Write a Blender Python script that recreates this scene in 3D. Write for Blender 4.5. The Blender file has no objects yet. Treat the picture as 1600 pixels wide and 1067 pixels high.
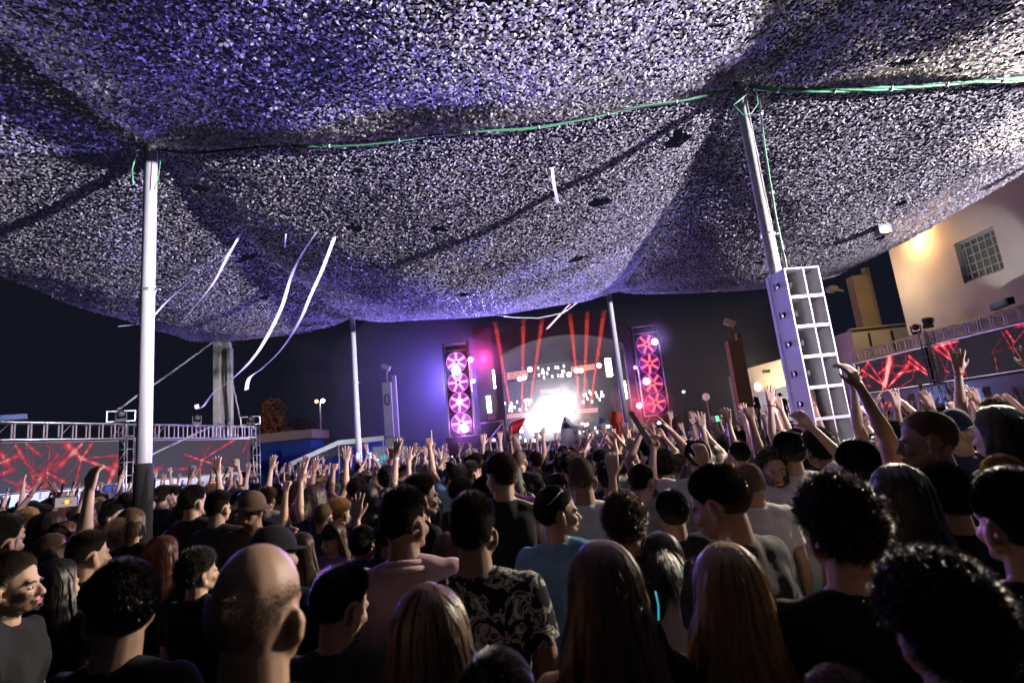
import bpy, bmesh, math, random
import numpy as np
from mathutils import Vector, Matrix, Euler
rng = np.random.RandomState(7)
rnd = random.Random(7)
SC = bpy.context.scene
COL = SC.collection
PI = math.pi

# ------------------------------------------------------------------ camera
CAM_Z = 1.9
FPX = 857.0                      # focal length in pixels of a 1600 px wide frame
PITCH = math.radians(10.75)
ROLL = math.radians(5.9)
cam_d = bpy.data.cameras.new('camera')
cam = bpy.data.objects.new('camera', cam_d)
COL.objects.link(cam)
SC.camera = cam
_F = Vector((0, math.cos(PITCH), math.sin(PITCH)))
_U0 = Vector((0, -math.sin(PITCH), math.cos(PITCH)))
_R0 = Vector((1, 0, 0))
_U = _U0 * math.cos(ROLL) + _R0 * math.sin(ROLL)
_R = _R0 * math.cos(ROLL) - _U0 * math.sin(ROLL)
M = Matrix((( _R.x, _U.x, -_F.x, 0), (_R.y, _U.y, -_F.y, 0), (_R.z, _U.z, -_F.z, CAM_Z), (0, 0, 0, 1)))
cam.matrix_world = M
cam_d.sensor_width = 36
cam_d.lens = 36 * FPX / 1600
cam_d.clip_start = 0.05
cam_d.clip_end = 1500
cam_d.dof.use_dof = True
cam_d.dof.focus_distance = 6.0
cam_d.dof.aperture_fstop = 3.0

def P(x, y, Y):
    """the point of the place at depth Y (metres ahead) that the photograph shows at pixel x, y"""
    d = _F * FPX + _R * (x - 800) - _U * (y - 533.5)
    t = Y / d.y
    return Vector((d.x * t, Y, CAM_Z + d.z * t))
def PZ(x, y, z):
    d = _F * FPX + _R * (x - 800) - _U * (y - 533.5)
    t = (z - CAM_Z) / d.z
    return Vector((d.x * t, d.y * t, z))
def px(p):
    v = Vector(p) - Vector((0, 0, CAM_Z))
    k = FPX / max(1e-6, v.dot(_F))
    return 800 + v.dot(_R) * k, 533.5 - v.dot(_U) * k, v.dot(_F)

# ------------------------------------------------------------------ world: night sky
W = bpy.data.worlds.new('World'); SC.world = W; W.use_nodes = True
bg = W.node_tree.nodes['Background']
bg.inputs['Color'].default_value = (0.30, 0.34, 0.66, 1)
bg.inputs['Strength'].default_value = 0.020
SC.view_settings.view_transform = 'Standard'
SC.view_settings.look = 'None'
SC.view_settings.exposure = 0
SC.view_settings.gamma = 1
SC.view_settings.use_curve_mapping = False
SC.render.engine = 'CYCLES'
SC.cycles.use_denoising = True
SC.cycles.max_bounces = 5
SC.cycles.diffuse_bounces = 2
SC.cycles.glossy_bounces = 2
SC.cycles.volume_bounces = 0
SC.cycles.transparent_max_bounces = 8
SC.cycles.sample_clamp_indirect = 4
SC.cycles.sample_clamp_direct = 0

# ------------------------------------------------------------------ materials
def mat(name, col, rough=0.6, metal=0.0, spec=0.5, emit=None, es=1.0, noise=0.0, nscale=8.0, bump=0.0, bscale=60.0, sheen=0.0):
    m = bpy.data.materials.new(name); m.use_nodes = True
    nt = m.node_tree; b = nt.nodes['Principled BSDF']
    b.inputs['Base Color'].default_value = (*col, 1)
    b.inputs['Roughness'].default_value = rough
    b.inputs['Metallic'].default_value = metal
    b.inputs['Specular IOR Level'].default_value = spec
    if sheen: b.inputs['Sheen Weight'].default_value = sheen
    if emit:
        b.inputs['Emission Color'].default_value = (*emit, 1)
        b.inputs['Emission Strength'].default_value = es
    if noise:
        tc = nt.nodes.new('ShaderNodeTexCoord')
        n = nt.nodes.new('ShaderNodeTexNoise'); n.inputs['Scale'].default_value = nscale; n.inputs['Detail'].default_value = 5
        mx = nt.nodes.new('ShaderNodeMix'); mx.data_type = 'RGBA'
        mx.inputs[6].default_value = (*[c * (1 - noise) for c in col], 1)
        mx.inputs[7].default_value = (*[min(1, c * (1 + noise)) for c in col], 1)
        nt.links.new(tc.outputs['Object'], n.inputs['Vector'])
        nt.links.new(n.outputs['Fac'], mx.inputs[0]); nt.links.new(mx.outputs[2], b.inputs['Base Color'])
    if bump:
        n2 = nt.nodes.new('ShaderNodeTexNoise'); n2.inputs['Scale'].default_value = bscale; n2.inputs['Detail'].default_value = 4
        tc2 = nt.nodes.new('ShaderNodeTexCoord'); bp = nt.nodes.new('ShaderNodeBump'); bp.inputs['Strength'].default_value = bump
        bp.inputs['Distance'].default_value = 0.02
        nt.links.new(tc2.outputs['Object'], n2.inputs['Vector'])
        nt.links.new(n2.outputs['Fac'], bp.inputs['Height']); nt.links.new(bp.outputs['Normal'], b.inputs['Normal'])
    return m

# ------------------------------------------------------------------ mesh helpers
class MB:
    """collects geometry in numpy arrays; build() links it as one mesh object"""
    def __init__(s): s.v = []; s.f = []; s.n = 0; s.mi = []; s.sm = []
    def add(s, v, f, mi=0, smooth=False):
        v = np.asarray(v, float).reshape(-1, 3); s.v.append(v)
        for q in f: s.f.append([i + s.n for i in q])
        s.mi += [mi] * len(f); s.sm += [smooth] * len(f)
        s.n += len(v); return s
    def box(s, c, d, rz=0.0, mi=0, rot=None):
        c = np.array(c, float); h = np.array(d, float) / 2
        v = np.array([[x, y, z] for x in (-1, 1) for y in (-1, 1) for z in (-1, 1)], float) * h
        if rot is not None: v = v @ np.array(rot.to_3x3()).T
        elif rz: v = v @ np.array(Matrix.Rotation(rz, 3, 'Z')).T
        return s.add(v + c, [(0, 1, 3, 2), (4, 6, 7, 5), (0, 4, 5, 1), (2, 3, 7, 6), (0, 2, 6, 4), (1, 5, 7, 3)], mi)
    def tube(s, pts, r, n=8, mi=0, cap=True, smooth=True):
        pts = [Vector(p) for p in pts]; m = len(pts)
        rs = r if isinstance(r, (list, tuple, np.ndarray)) else [r] * m
        vs = []; side = None
        for i, p in enumerate(pts):
            t = (pts[min(i + 1, m - 1)] - pts[max(i - 1, 0)]).normalized()
            if side is None:
                side = t.cross(Vector((0, 0, 1)))
                if side.length < 1e-3: side = t.cross(Vector((0, 1, 0)))
            side = (side - t * side.dot(t)).normalized(); up = t.cross(side)
            for k in range(n):
                a = 2 * PI * k / n
                vs.append(p + (side * math.cos(a) + up * math.sin(a)) * rs[i])
        f = [(i * n + k, (i + 1) * n + k, (i + 1) * n + (k + 1) % n, i * n + (k + 1) % n) for i in range(m - 1) for k in range(n)]
        if cap: f += [tuple(range(n)), tuple((m - 1) * n + k for k in reversed(range(n)))]
        return s.add([tuple(q) for q in vs], f, mi, smooth)
    def ell(s, c, r, n=10, rings=7, rot=None, mi=0, smooth=True):
        vs = [(0, 0, -1)]; f = []
        for i in range(1, rings):
            th = PI * i / rings
            for k in range(n): vs.append((math.sin(th) * math.cos(2 * PI * k / n), math.sin(th) * math.sin(2 * PI * k / n), -math.cos(th)))
        vs.append((0, 0, 1)); L = len(vs) - 1
        for k in range(n):
            f.append((0, 1 + (k + 1) % n, 1 + k)); f.append((L, L - n + k, L - n + (k + 1) % n))
        for i in range(rings - 2):
            for k in range(n):
                a = 1 + i * n + k; b = 1 + i * n + (k + 1) % n; f.append((a, b, b + n, a + n))
        v = np.array(vs) * np.array(r if hasattr(r, '__len__') else (r, r, r))
        if rot is not None: v = v @ np.array(rot.to_3x3()).T
        return s.add(v + np.array(c), f, mi, smooth)
    def cap_tube(s, p0, p1, r0, r1, n=10, mi=0):
        """tapered capsule"""
        p0 = Vector(p0); p1 = Vector(p1); d = (p1 - p0); L = d.length
        if L < 1e-6: return s.ell(p0, (r0, r0, r0), n, 6, mi=mi)
        d /= L; pts = []; rs = []
        for a in (80, 50, 25): pts.append(p0 - d * r0 * math.sin(math.radians(a))); rs.append(r0 * math.cos(math.radians(a)))
        for t in (0, .5, 1): pts.append(p0.lerp(p1, t)); rs.append(r0 + (r1 - r0) * t)
        for a in (25, 50, 80): pts.append(p1 + d * r1 * math.sin(math.radians(a))); rs.append(r1 * math.cos(math.radians(a)))
        return s.tube(pts, rs, n, mi)
    def mesh(s, name, mats):
        me = bpy.data.meshes.new(name)
        v = np.concatenate(s.v) if s.v else np.zeros((0, 3))
        me.from_pydata(v.tolist(), [], s.f); 
        for m in (mats if isinstance(mats, (list, tuple)) else [mats]): me.materials.append(m)
        me.polygons.foreach_set('material_index', s.mi); me.polygons.foreach_set('use_smooth', s.sm)
        me.update(); return me
    def build(s, name, mats, parent=None, **kw):
        return link(name, s.mesh(name, mats), parent, **kw)
def link(name, me, parent=None, loc=None, label=None, cat=None, group=None, kind=None):
    o = bpy.data.objects.new(name, me); COL.objects.link(o)
    if parent is not None: o.parent = parent
    if loc is not None: o.location = loc
    return tag(o, label, cat, group, kind)
def tag(o, label=None, cat=None, group=None, kind=None):
    if label: o['label'] = label
    if cat: o['category'] = cat
    if group: o['group'] = group
    if kind: o['kind'] = kind
    return o
def thing(name, label, cat, loc=(0, 0, 0), rz=0.0, group=None):
    o = bpy.data.objects.new(name, None); COL.objects.link(o)
    o.empty_display_size = 0.1; o.location = loc; o.rotation_euler = (0, 0, rz)
    return tag(o, label, cat, group)
def raw_mesh(name, v, quads, mats, mi=None, smooth=False):
    """fast mesh from numpy arrays; quads is (n, k)"""
    me = bpy.data.meshes.new(name); v = np.asarray(v, np.float32); q = np.asarray(quads, np.int32)
    k = q.shape[1]; me.vertices.add(len(v)); me.vertices.foreach_set('co', v.ravel())
    me.loops.add(q.size); me.loops.foreach_set('vertex_index', q.ravel())
    me.polygons.add(len(q)); me.polygons.foreach_set('loop_start', np.arange(0, q.size, k, dtype=np.int32))
    for m in (mats if isinstance(mats, (list, tuple)) else [mats]): me.materials.append(m)
    if mi is not None: me.polygons.foreach_set('material_index', np.asarray(mi, np.int32))
    me.polygons.foreach_set('use_smooth', np.full(len(q), smooth))
    me.update(calc_edges=True); return me
# ------------------------------------------------------------------ people: body, clothes and hair built once per pose, copied with obj.copy()
SKIN = [mat('skin_fair', (.42, .27, .20), .56, noise=.12, nscale=30, spec=.35), mat('skin_tan', (.30, .18, .125), .56, noise=.12, nscale=30, spec=.35), mat('skin_deep', (.22, .12, .08), .45, noise=.12, nscale=30)]
def fabric(name, col, n=.15): return mat(name, col, .9, spec=.2, noise=n, nscale=6, bump=.35, bscale=220, sheen=.02)
CLOTH = {
 'black': fabric('cloth_black', (.012, .012, .014)), 'charcoal': fabric('cloth_charcoal', (.04, .04, .045)), 'navy': fabric('cloth_navy', (.02, .03, .07)),
 'white': fabric('cloth_white', (.62, .60, .60), .06), 'grey': fabric('cloth_grey', (.22, .22, .23)), 'pink': fabric('cloth_pink', (.60, .40, .42), .05),
 'blue': fabric('cloth_light_blue', (.16, .34, .50), .08), 'red': fabric('cloth_red', (.35, .03, .04)), 'mint': fabric('cloth_mint', (.25, .55, .42), .06),
 'brown': fabric('cloth_brown', (.12, .07, .05)), 'purple': fabric('cloth_purple', (.16, .08, .25)), 'denim': fabric('denim', (.05, .07, .13))}
def patterned():
    m = fabric('cloth_printed', (.1, .1, .1)); nt = m.node_tree; b = nt.nodes['Principled BSDF']
    tc = nt.nodes.new('ShaderNodeTexCoord'); v = nt.nodes.new('ShaderNodeTexNoise'); v.inputs['Scale'].default_value = 16; v.inputs['Detail'].default_value = 6; v.inputs['Distortion'].default_value = 1.2
    r = nt.nodes.new('ShaderNodeValToRGB'); r.color_ramp.interpolation = 'CONSTANT'
    e = r.color_ramp.elements; e[0].color = (.01, .01, .012, 1); e[1].position = .52; e[1].color = (.42, .42, .40, 1)
    q = e.new(.58); q.color = (.05, .06, .06, 1); q = e.new(.63); q.color = (.5, .46, .22, 1); q = e.new(.66); q.color = (.6, .6, .58, 1)
    nt.links.new(tc.outputs['Object'], v.inputs['Vector']); nt.links.new(v.outputs['Fac'], r.inputs[0]); nt.links.new(r.outputs[0], b.inputs['Base Color'])
    return m
CLOTH['printed'] = patterned()
def hairmat(name, col):
    m = mat(name, col, .42, spec=.5); nt = m.node_tree; b = nt.nodes['Principled BSDF']; g = nt.nodes.new('ShaderNodeNewGeometry'); r = nt.nodes.new('ShaderNodeValToRGB'); e = r.color_ramp.elements
    e[0].color = (*[c * .6 for c in col], 1); e[1].color = (*[min(1, c * 1.8 + .004) for c in col], 1)
    nt.links.new(g.outputs['Random Per Island'], r.inputs[0]); nt.links.new(r.outputs[0], b.inputs['Base Color']); return m
HAIRM = {'black': hairmat('hair_black', (.012, .010, .009)), 'dark brown': hairmat('hair_dark_brown', (.035, .021, .014)),
 'brown': hairmat('hair_brown', (.10, .052, .028)), 'blond': hairmat('hair_blond', (.42, .28, .13)), 'golden': hairmat('hair_golden', (.26, .15, .06)), 'auburn': hairmat('hair_auburn', (.16, .05, .025)),
 'grey': hairmat('hair_grey', (.25, .24, .23))}
M_SCALP = mat('hair_roots', (.016, .012, .010), .95, spec=.05, noise=.4, nscale=120)
M_STUB = mat('stubbled_scalp', (.11, .07, .05), .8, spec=.2, noise=.35, nscale=90)
M_EYE = mat('eye_white', (.7, .68, .66), .2); M_IRIS = mat('iris', (.03, .02, .015), .15); M_LIP = mat('lips', (.38, .12, .10), .4)
M_BLACKPL = mat('black_plastic', (.015, .015, .017), .35); M_WHITEPL = mat('white_plastic', (.75, .75, .76), .4)

HP = Vector((0, -.006, 1.512))            # head pivot
def head_prims(b, g=0.0, H=None):
    T = lambda p: tuple(H @ Vector(p))
    R = H.to_3x3().to_4x4()
    def E(c, r): b.ell(T(c), [q + g for q in r], 14, 10, rot=R)
    def C(p, q, r0, r1): b.cap_tube(T(p), T(q), r0 + g, r1 + g, 10)
    E((0, -.008, .125), (.073, .093, .095)); E((0, -.045, .10), (.066, .056, .072))
    E((0, .030, .065), (.060, .060, .085)); E((0, .062, .008), (.030, .028, .024))
    for s in (-1, 1):
        C((s * .052, .0, .04), (s * .022, .062, .006), .022, .018)
        E((s * .036, .066, .056), (.022, .020, .022))
        E((s * .079, -.006, .068), (.007, .019, .031)); E((s * .083, -.014, .078), (.006, .012, .020))
        E((s * .010, .104, .049), (.009, .010, .007))
    C((0, .090, .090), (0, .112, .054), .008, .012)
    C((-.034, .077, .103), (.034, .077, .103), .013, .013)
    C((-.017, .090, .025), (.017, .090, .025), .009, .009); C((-.012, .089, .013), (.012, .089, .013), .009, .009)

# arms: name -> (upper arm dir, forearm dir, palm normal, hand kind), for the right arm (x > 0); the left one is mirrored
ARMS = {
 'down': ((.16, .02, -1), (.10, .22, -1), (-1, 0, 0), 'relaxed'),
 'up': ((.42, .25, .9), (.02, .18, 1), (0, 1, .1), 'open'),
 'high': ((.12, .12, 1), (-.16, .05, 1), (0, 1, .1), 'open'),
 'lean': ((.10, .10, 1), (-.22, .14, 1), (-.5, .8, .1), 'half'),
 'point': ((.35, .30, .85), (.05, .12, 1), (0, 1, 0), 'point'),
 'fist': ((.55, .45, .55), (-.05, .25, 1), (0, 1, 0), 'fist'),
 'bent': ((.75, .45, .35), (-.45, .35, .85), (0, 1, .1), 'half'),
 'clap': ((.35, .45, .8), (-.52, .22, .9), (-1, .1, 0), 'open'),
 'phone': ((.45, .75, .15), (-.25, .40, .9), (0, -1, 0), 'grip'),
 'hornsign': ((.4, .35, .75), (0, .15, 1), (0, 1, 0), 'two'),
 'mid': ((.40, .60, .10), (.05, .25, 1), (0, 1, .1), 'open'), 'mid2': ((.45, .55, .45), (-.12, .22, 1), (0, 1, .1), 'half'), 'midfist': ((.6, .55, .15), (-.35, .35, .9), (0, 1, 0), 'fist'),
 'chest': ((.35, .35, -.8), (-.35, .75, .45), (-1, 0, .2), 'fist')}
FING = {'open': (.06, .10, .05), 'half': (.35, .45, .3), 'relaxed': (.35, .5, .35), 'fist': (1.45, 1.6, 1.0), 'grip': (.75, .9, .6), 'point': (1.45, 1.6, 1.0), 'two': (1.45, 1.6, 1.0)}
def arm_joints(kind, s):
    u, f, n, h = ARMS[kind]
    mx = lambda v: Vector((v[0] * s, v[1], v[2])).normalized()
    u = mx(u); f = mx(f); n = mx(n)
    lift = max(0, u.z) * .055
    S = Vector((s * (.180 - lift * .35), 0, 1.385 + lift)); E = S + u * .285; Wp = E + f * .25
    return S, E, Wp, u, f, n, h, lift
def hand_prims(b, Wp, f, n, kind, s):
    n = (n - f * n.dot(f)).normalized(); x = f.cross(n).normalized()      # x: towards the thumb side when multiplied by sg
    sg = 1 if (x.x * s) < 0 else -1
    if kind in ('grip',): sg = -sg if n.y > 0 else sg
    x = x * sg
    A = lambda a, c, d: Wp + x * a + n * c + f * d
    c1, c2, sp = FING[kind]
    b.cap_tube(A(0, 0, -.03), A(0, 0, .02), .026, .023, 10)
    for i, (bx, L) in enumerate(((.031, .084), (.0105, .094), (-.0105, .089), (-.030, .070))):
        b.cap_tube(A(bx * .55, 0, .012), A(bx, 0, .088), .016, .0135, 8)
        cc = (c1, c2)
        if kind == 'point' and i == 0: cc = (.02, .04)
        if kind == 'two' and i in (0, 3): cc = (.05, .08)
        side = x * (bx * (2.6 if kind == 'open' else .9))
        ax = f + side * 3.0; ax.normalize()
        p = A(bx, 0, .09); ang = 0
        for j, (frac, r) in enumerate(((.46, .0108), (.30, .0102), (.24, .0096))):
            ang += cc[0] if j == 0 else cc[1] * (.6 if j == 2 else 1)
            d = ax * math.cos(ang) + n * math.sin(ang)
            q = p + d * L * frac; b.cap_tube(p, q, r, r * .93, 8); p = q
    # thumb
    if kind in ('open', 'half', 'relaxed'): t = [A(.020, .004, .022), A(.046, .012, .052), A(.063, .018, .082), A(.068, .02, .102)]
    else: t = [A(.020, .006, .022), A(.038, .026, .050), A(.022, .044, .072), A(.004, .046, .080)]
    for j, r in enumerate((.0150, .0115, .0095)): b.cap_tube(t[j], t[j + 1], r, r * .85, 8)

def torso_prims(b, g, lR, lL, hem=False):
    b.ell((0, .0, 1.27), (.160 + g, .105 + g, .165 + g), 16, 10)
    b.ell((0, -.004, 1.10), (.140 + g * 1.4, .098 + g * 1.2, .20), 16, 10); b.ell((0, -.03, 1.25), (.13 + g, .088 + g, .2), 16, 10)
    b.ell((0, .004, .955), (.160 + g * 1.1, .112 + g * 1.3, .115), 16, 8)
    for s, l in ((1, lR), (-1, lL)):
        b.cap_tube((s * .03, -.012, 1.375), (s * (.160 - l * .35), -.004, 1.372 + l), .060 + g, .056 + g, 12)
        b.cap_tube((s * .022, -.03, 1.468), (s * (.15 - l * .3), -.012, 1.395 + l), .030 + g * .4, .046 + g, 10)
        b.cap_tube((s * .09, -.022, 1.32), (s * .07, -.016, 1.12), .082 + g, .072 + g, 12)
        b.cap_tube((s * .075, .045, 1.30), (s * .055, .04, 1.2), .06 + g, .055 + g, 10)
def head_matrix(yaw, pitch):
    return Matrix.Translation(HP) @ Matrix.Rotation(-yaw, 4, 'Z') @ Matrix.Rotation(pitch, 4, 'X') @ Matrix.Translation((0, .008, 0))
def remesh(b, name, voxel, smooth, mats, ratio=None, folds=0.0, fseed=0):
    me = b.mesh('tmp', []) if False else None
    me = bpy.data.meshes.new('tmp'); me.from_pydata(np.concatenate(b.v).tolist(), [], b.f)
    o = bpy.data.objects.new('tmp', me); COL.objects.link(o)
    r = o.modifiers.new('r', 'REMESH'); r.mode = 'VOXEL'; r.voxel_size = voxel; r.use_smooth_shade = True
    if smooth:
        m = o.modifiers.new('s', 'SMOOTH'); m.iterations = smooth; m.factor = .5
    if ratio:
        d = o.modifiers.new('d', 'DECIMATE'); d.ratio = ratio
    dg = bpy.context.evaluated_depsgraph_get(); dg.update()
    out = bpy.data.meshes.new_from_object(o.evaluated_get(dg)); out.name = name
    bpy.data.objects.remove(o); bpy.data.meshes.remove(me)
    out.materials.clear()
    for m in mats: out.materials.append(m)
    n = len(out.vertices); co = np.empty(n * 3, np.float32); out.vertices.foreach_get('co', co); co = co.reshape(-1, 3)
    if folds:
        no = np.empty(n * 3, np.float32); out.vertices.foreach_get('normal', no); no = no.reshape(-1, 3)
        r_ = np.random.RandomState(fseed); h = np.zeros(n)
        for k in range(7):
            w = r_.normal(size=3); w /= np.linalg.norm(w); w *= r_.uniform(16, 46); q = r_.normal(size=3) * r_.uniform(4, 12)
            h += np.sin(co @ w + 1.8 * np.sin(co @ q + r_.uniform(0, 6)) + r_.uniform(0, 6)) * (26 / np.linalg.norm(w))
        h = np.sign(h) * np.abs(h) ** .8
        co = co + no * (h * folds)[:, None]
        out.vertices.foreach_set('co', co.astype(np.float32).ravel())
    out.polygons.foreach_set('use_smooth', np.ones(len(out.polygons), bool)); out.update()
    return out
_cache = {}
def body_mesh(aR, aL, yaw, pitch, fine=True):
    key = ('body', aR, aL, round(yaw, 2), round(pitch, 2))
    if key in _cache: return _cache[key]
    b = MB(); H = head_matrix(yaw, pitch); head_prims(b, 0, H)
    b.cap_tube((0, -.028, 1.40), H @ Vector((0, -.02, .03)), .066, .058, 12)
    js = [arm_joints(aR, 1), arm_joints(aL, -1)]
    torso_prims(b, 0, js[0][7], js[1][7])
    for s, (S, E, Wp, u, f, n, h, l) in zip((1, -1), js):
        b.cap_tube(S, E, .050, .040, 12); b.cap_tube(S + u * .09, S + u * .17, .050, .046, 12)
        b.cap_tube(E, Wp, .039, .026, 12); b.cap_tube(E + f * .04, E + f * .11, .042, .036, 12)
        hand_prims(b, Wp + f * .02, f, n, h, s)
        b.cap_tube((s * .088, 0, .90), (s * .095, .01, .50), .082, .052, 12)
        b.cap_tube((s * .095, .005, .48), (s * .10, -.015, .09), .055, .036, 10)
        b.cap_tube((s * .10, -.03, .045), (s * .115, .13, .035), .036, .030, 8)
    me = remesh(b, 'person_body', .0074, 3, [SKIN[0]], ratio=.45)
    _cache[key] = me; return me
def shirt_mesh(aR, aL, sleeve='tee'):
    key = ('shirt', aR, aL, sleeve)
    if key in _cache: return _cache[key]
    b = MB(); js = [arm_joints(aR, 1), arm_joints(aL, -1)]
    g = .016 if sleeve != 'tank' else .010
    torso_prims(b, g, js[0][7], js[1][7])
    b.ell((0, .004, .93), (.195, .15, .15), 16, 8)
    for s, (S, E, Wp, u, f, n, h, l) in zip((1, -1), js):
        if sleeve == 'tee':
            b.cap_tube(S - u * .02, S + u * .115, .059, .060, 14)
            b.tube([S + u * .05, S + u * .12, S + u * .165], [.062, .065, .069], 16)
        elif sleeve == 'long': b.cap_tube(S, E, .064, .054, 12); b.cap_tube(E, E + f * .20, .053, .042, 12)
    b.tube([(0, -.022, 1.40), (0, -.024, 1.452), (0, -.022, 1.462)], [.090, .074, .070], 16)
    me = remesh(b, 'shirt', .0135, 5, [CLOTH['black']], ratio=.8, folds=.0036, fseed=hash(aR + aL) % 97 if False else len(aR) * 7 + len(aL))
    _cache[key] = me; return me
def trousers_mesh():
    if 'tr' in _cache: return _cache['tr']
    b = MB(); b.ell((0, .004, .93), (.172, .128, .12), 14, 8)
    for s in (-1, 1): b.cap_tube((s * .09, 0, .88), (s * .097, .01, .50), .097, .072, 12); b.cap_tube((s * .097, .01, .5), (s * .10, -.015, .13), .070, .060, 12)
    _cache['tr'] = remesh(b, 'trousers', .022, 2, [CLOTH['denim']]); return _cache['tr']
def shoes_mesh():
    if 'sh' in _cache: return _cache['sh']
    b = MB()
    for s in (-1, 1): b.cap_tube((s * .10, -.04, .045), (s * .116, .15, .04), .044, .038, 8); b.cap_tube((s * .10, -.02, .05), (s * .10, -.015, .13), .045, .05, 8)
    _cache['sh'] = remesh(b, 'shoes', .02, 1, [M_BLACKPL]); return _cache['sh']

# hair lives in the head's own frame (z up, y = face)
def _scalp(d, g):
    """point at offset g outside the skull in unit direction d (from the skull's centre)"""
    c = np.array([0, -.016, .122]); r = np.array([.0745, .099, .0965]) + g
    return c + d / np.sqrt(((d / r) ** 2).sum(-1, keepdims=True))
def hairline(d):
    """>0 where hair grows; d unit directions"""
    x, y, z = d[..., 0], d[..., 1], d[..., 2]
    front = np.clip(y, 0, 1)
    side = np.clip(np.abs(x) - .55, 0, 1) * (y > -.1)
    h = z + .93 - 1.55 * front ** 1.1 - .5 * np.clip(y + .55, 0, .6) * np.clip(.35 - z, 0, 1)
    ear = np.sqrt((y - .10) ** 2 + (z + .46) ** 2) / .40 - 1
    return np.where(np.abs(x) > .5, np.minimum(h, ear), h)
def hair_shell(thick, mask=None, n=56, m=40, noise=0.0, nseed=1, nfreq=9):
    th = np.linspace(0, PI, m + 1)[:, None]; ph = (np.arange(n) / n * 2 * PI)[None]
    d = np.stack([np.sin(th) * np.cos(ph), np.sin(th) * np.sin(ph), np.cos(th) + 0 * ph], -1)
    h = hairline(d) if mask is None else mask(d)
    t = np.clip(h / .22, -1, 1); g = np.where(t > 0, thick * np.clip(h / .7, 0, 1) ** .55 - .001, -.02)
    if noise:
        r_ = np.random.RandomState(nseed); q = np.zeros(d.shape[:2])
        for k in range(8):
            w = r_.normal(size=3) * nfreq; q += np.sin(d @ w + r_.uniform(0, 6))
        g = g + np.where(t > 0, noise * q / 3 * np.clip(t * 2, 0, 1), 0)
    v = _scalp(d, 0.0) + d * g[..., None]
    q = [(i * n + k, i * n + (k + 1) % n, (i + 1) * n + (k + 1) % n, (i + 1) * n + k) for i in range(m) for k in range(n) if t[i, k] > -.9 or t[i + 1, k] > -.9]
    return v.reshape(-1, 3), [tuple(reversed(f)) for f in q]
def scalp_dirs(n, seed, mask=None):
    r_ = np.random.RandomState(seed); d = r_.normal(size=(n * 4, 3)); d /= np.linalg.norm(d, axis=1)[:, None]
    h = hairline(d) if mask is None else mask(d); return d[h > .02][:n], r_
def strands(roots, dirs, length, width, segs, r_, curl=0.0, drop=0.0):
    """thin tapered strips, each bending along its way; returns v, quads"""
    n = len(roots); V = np.zeros((n, segs + 1, 2, 3)); p = roots.copy(); d = dirs.copy()
    L = (length * r_.uniform(.7, 1.15, n))[:, None] / segs
    for i in range(segs + 1):
        sd = np.cross(d, r_.normal(size=(n, 3)) * .3 + np.array([.3, .4, .8])); sd /= np.linalg.norm(sd, axis=1)[:, None] + 1e-9
        w = width * (1 - .75 * i / segs)
        V[:, i, 0] = p - sd * w / 2; V[:, i, 1] = p + sd * w / 2
        if curl: d = d + r_.normal(size=(n, 3)) * curl
        d[:, 2] -= drop; d /= np.linalg.norm(d, axis=1)[:, None]
        p = p + d * L
    idx = np.arange(n * (segs + 1) * 2).reshape(n, segs + 1, 2)
    q = np.stack([idx[:, :-1, 0], idx[:, :-1, 1], idx[:, 1:, 1], idx[:, 1:, 0]], -1).reshape(-1, 4)
    return V.reshape(-1, 3), q
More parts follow.
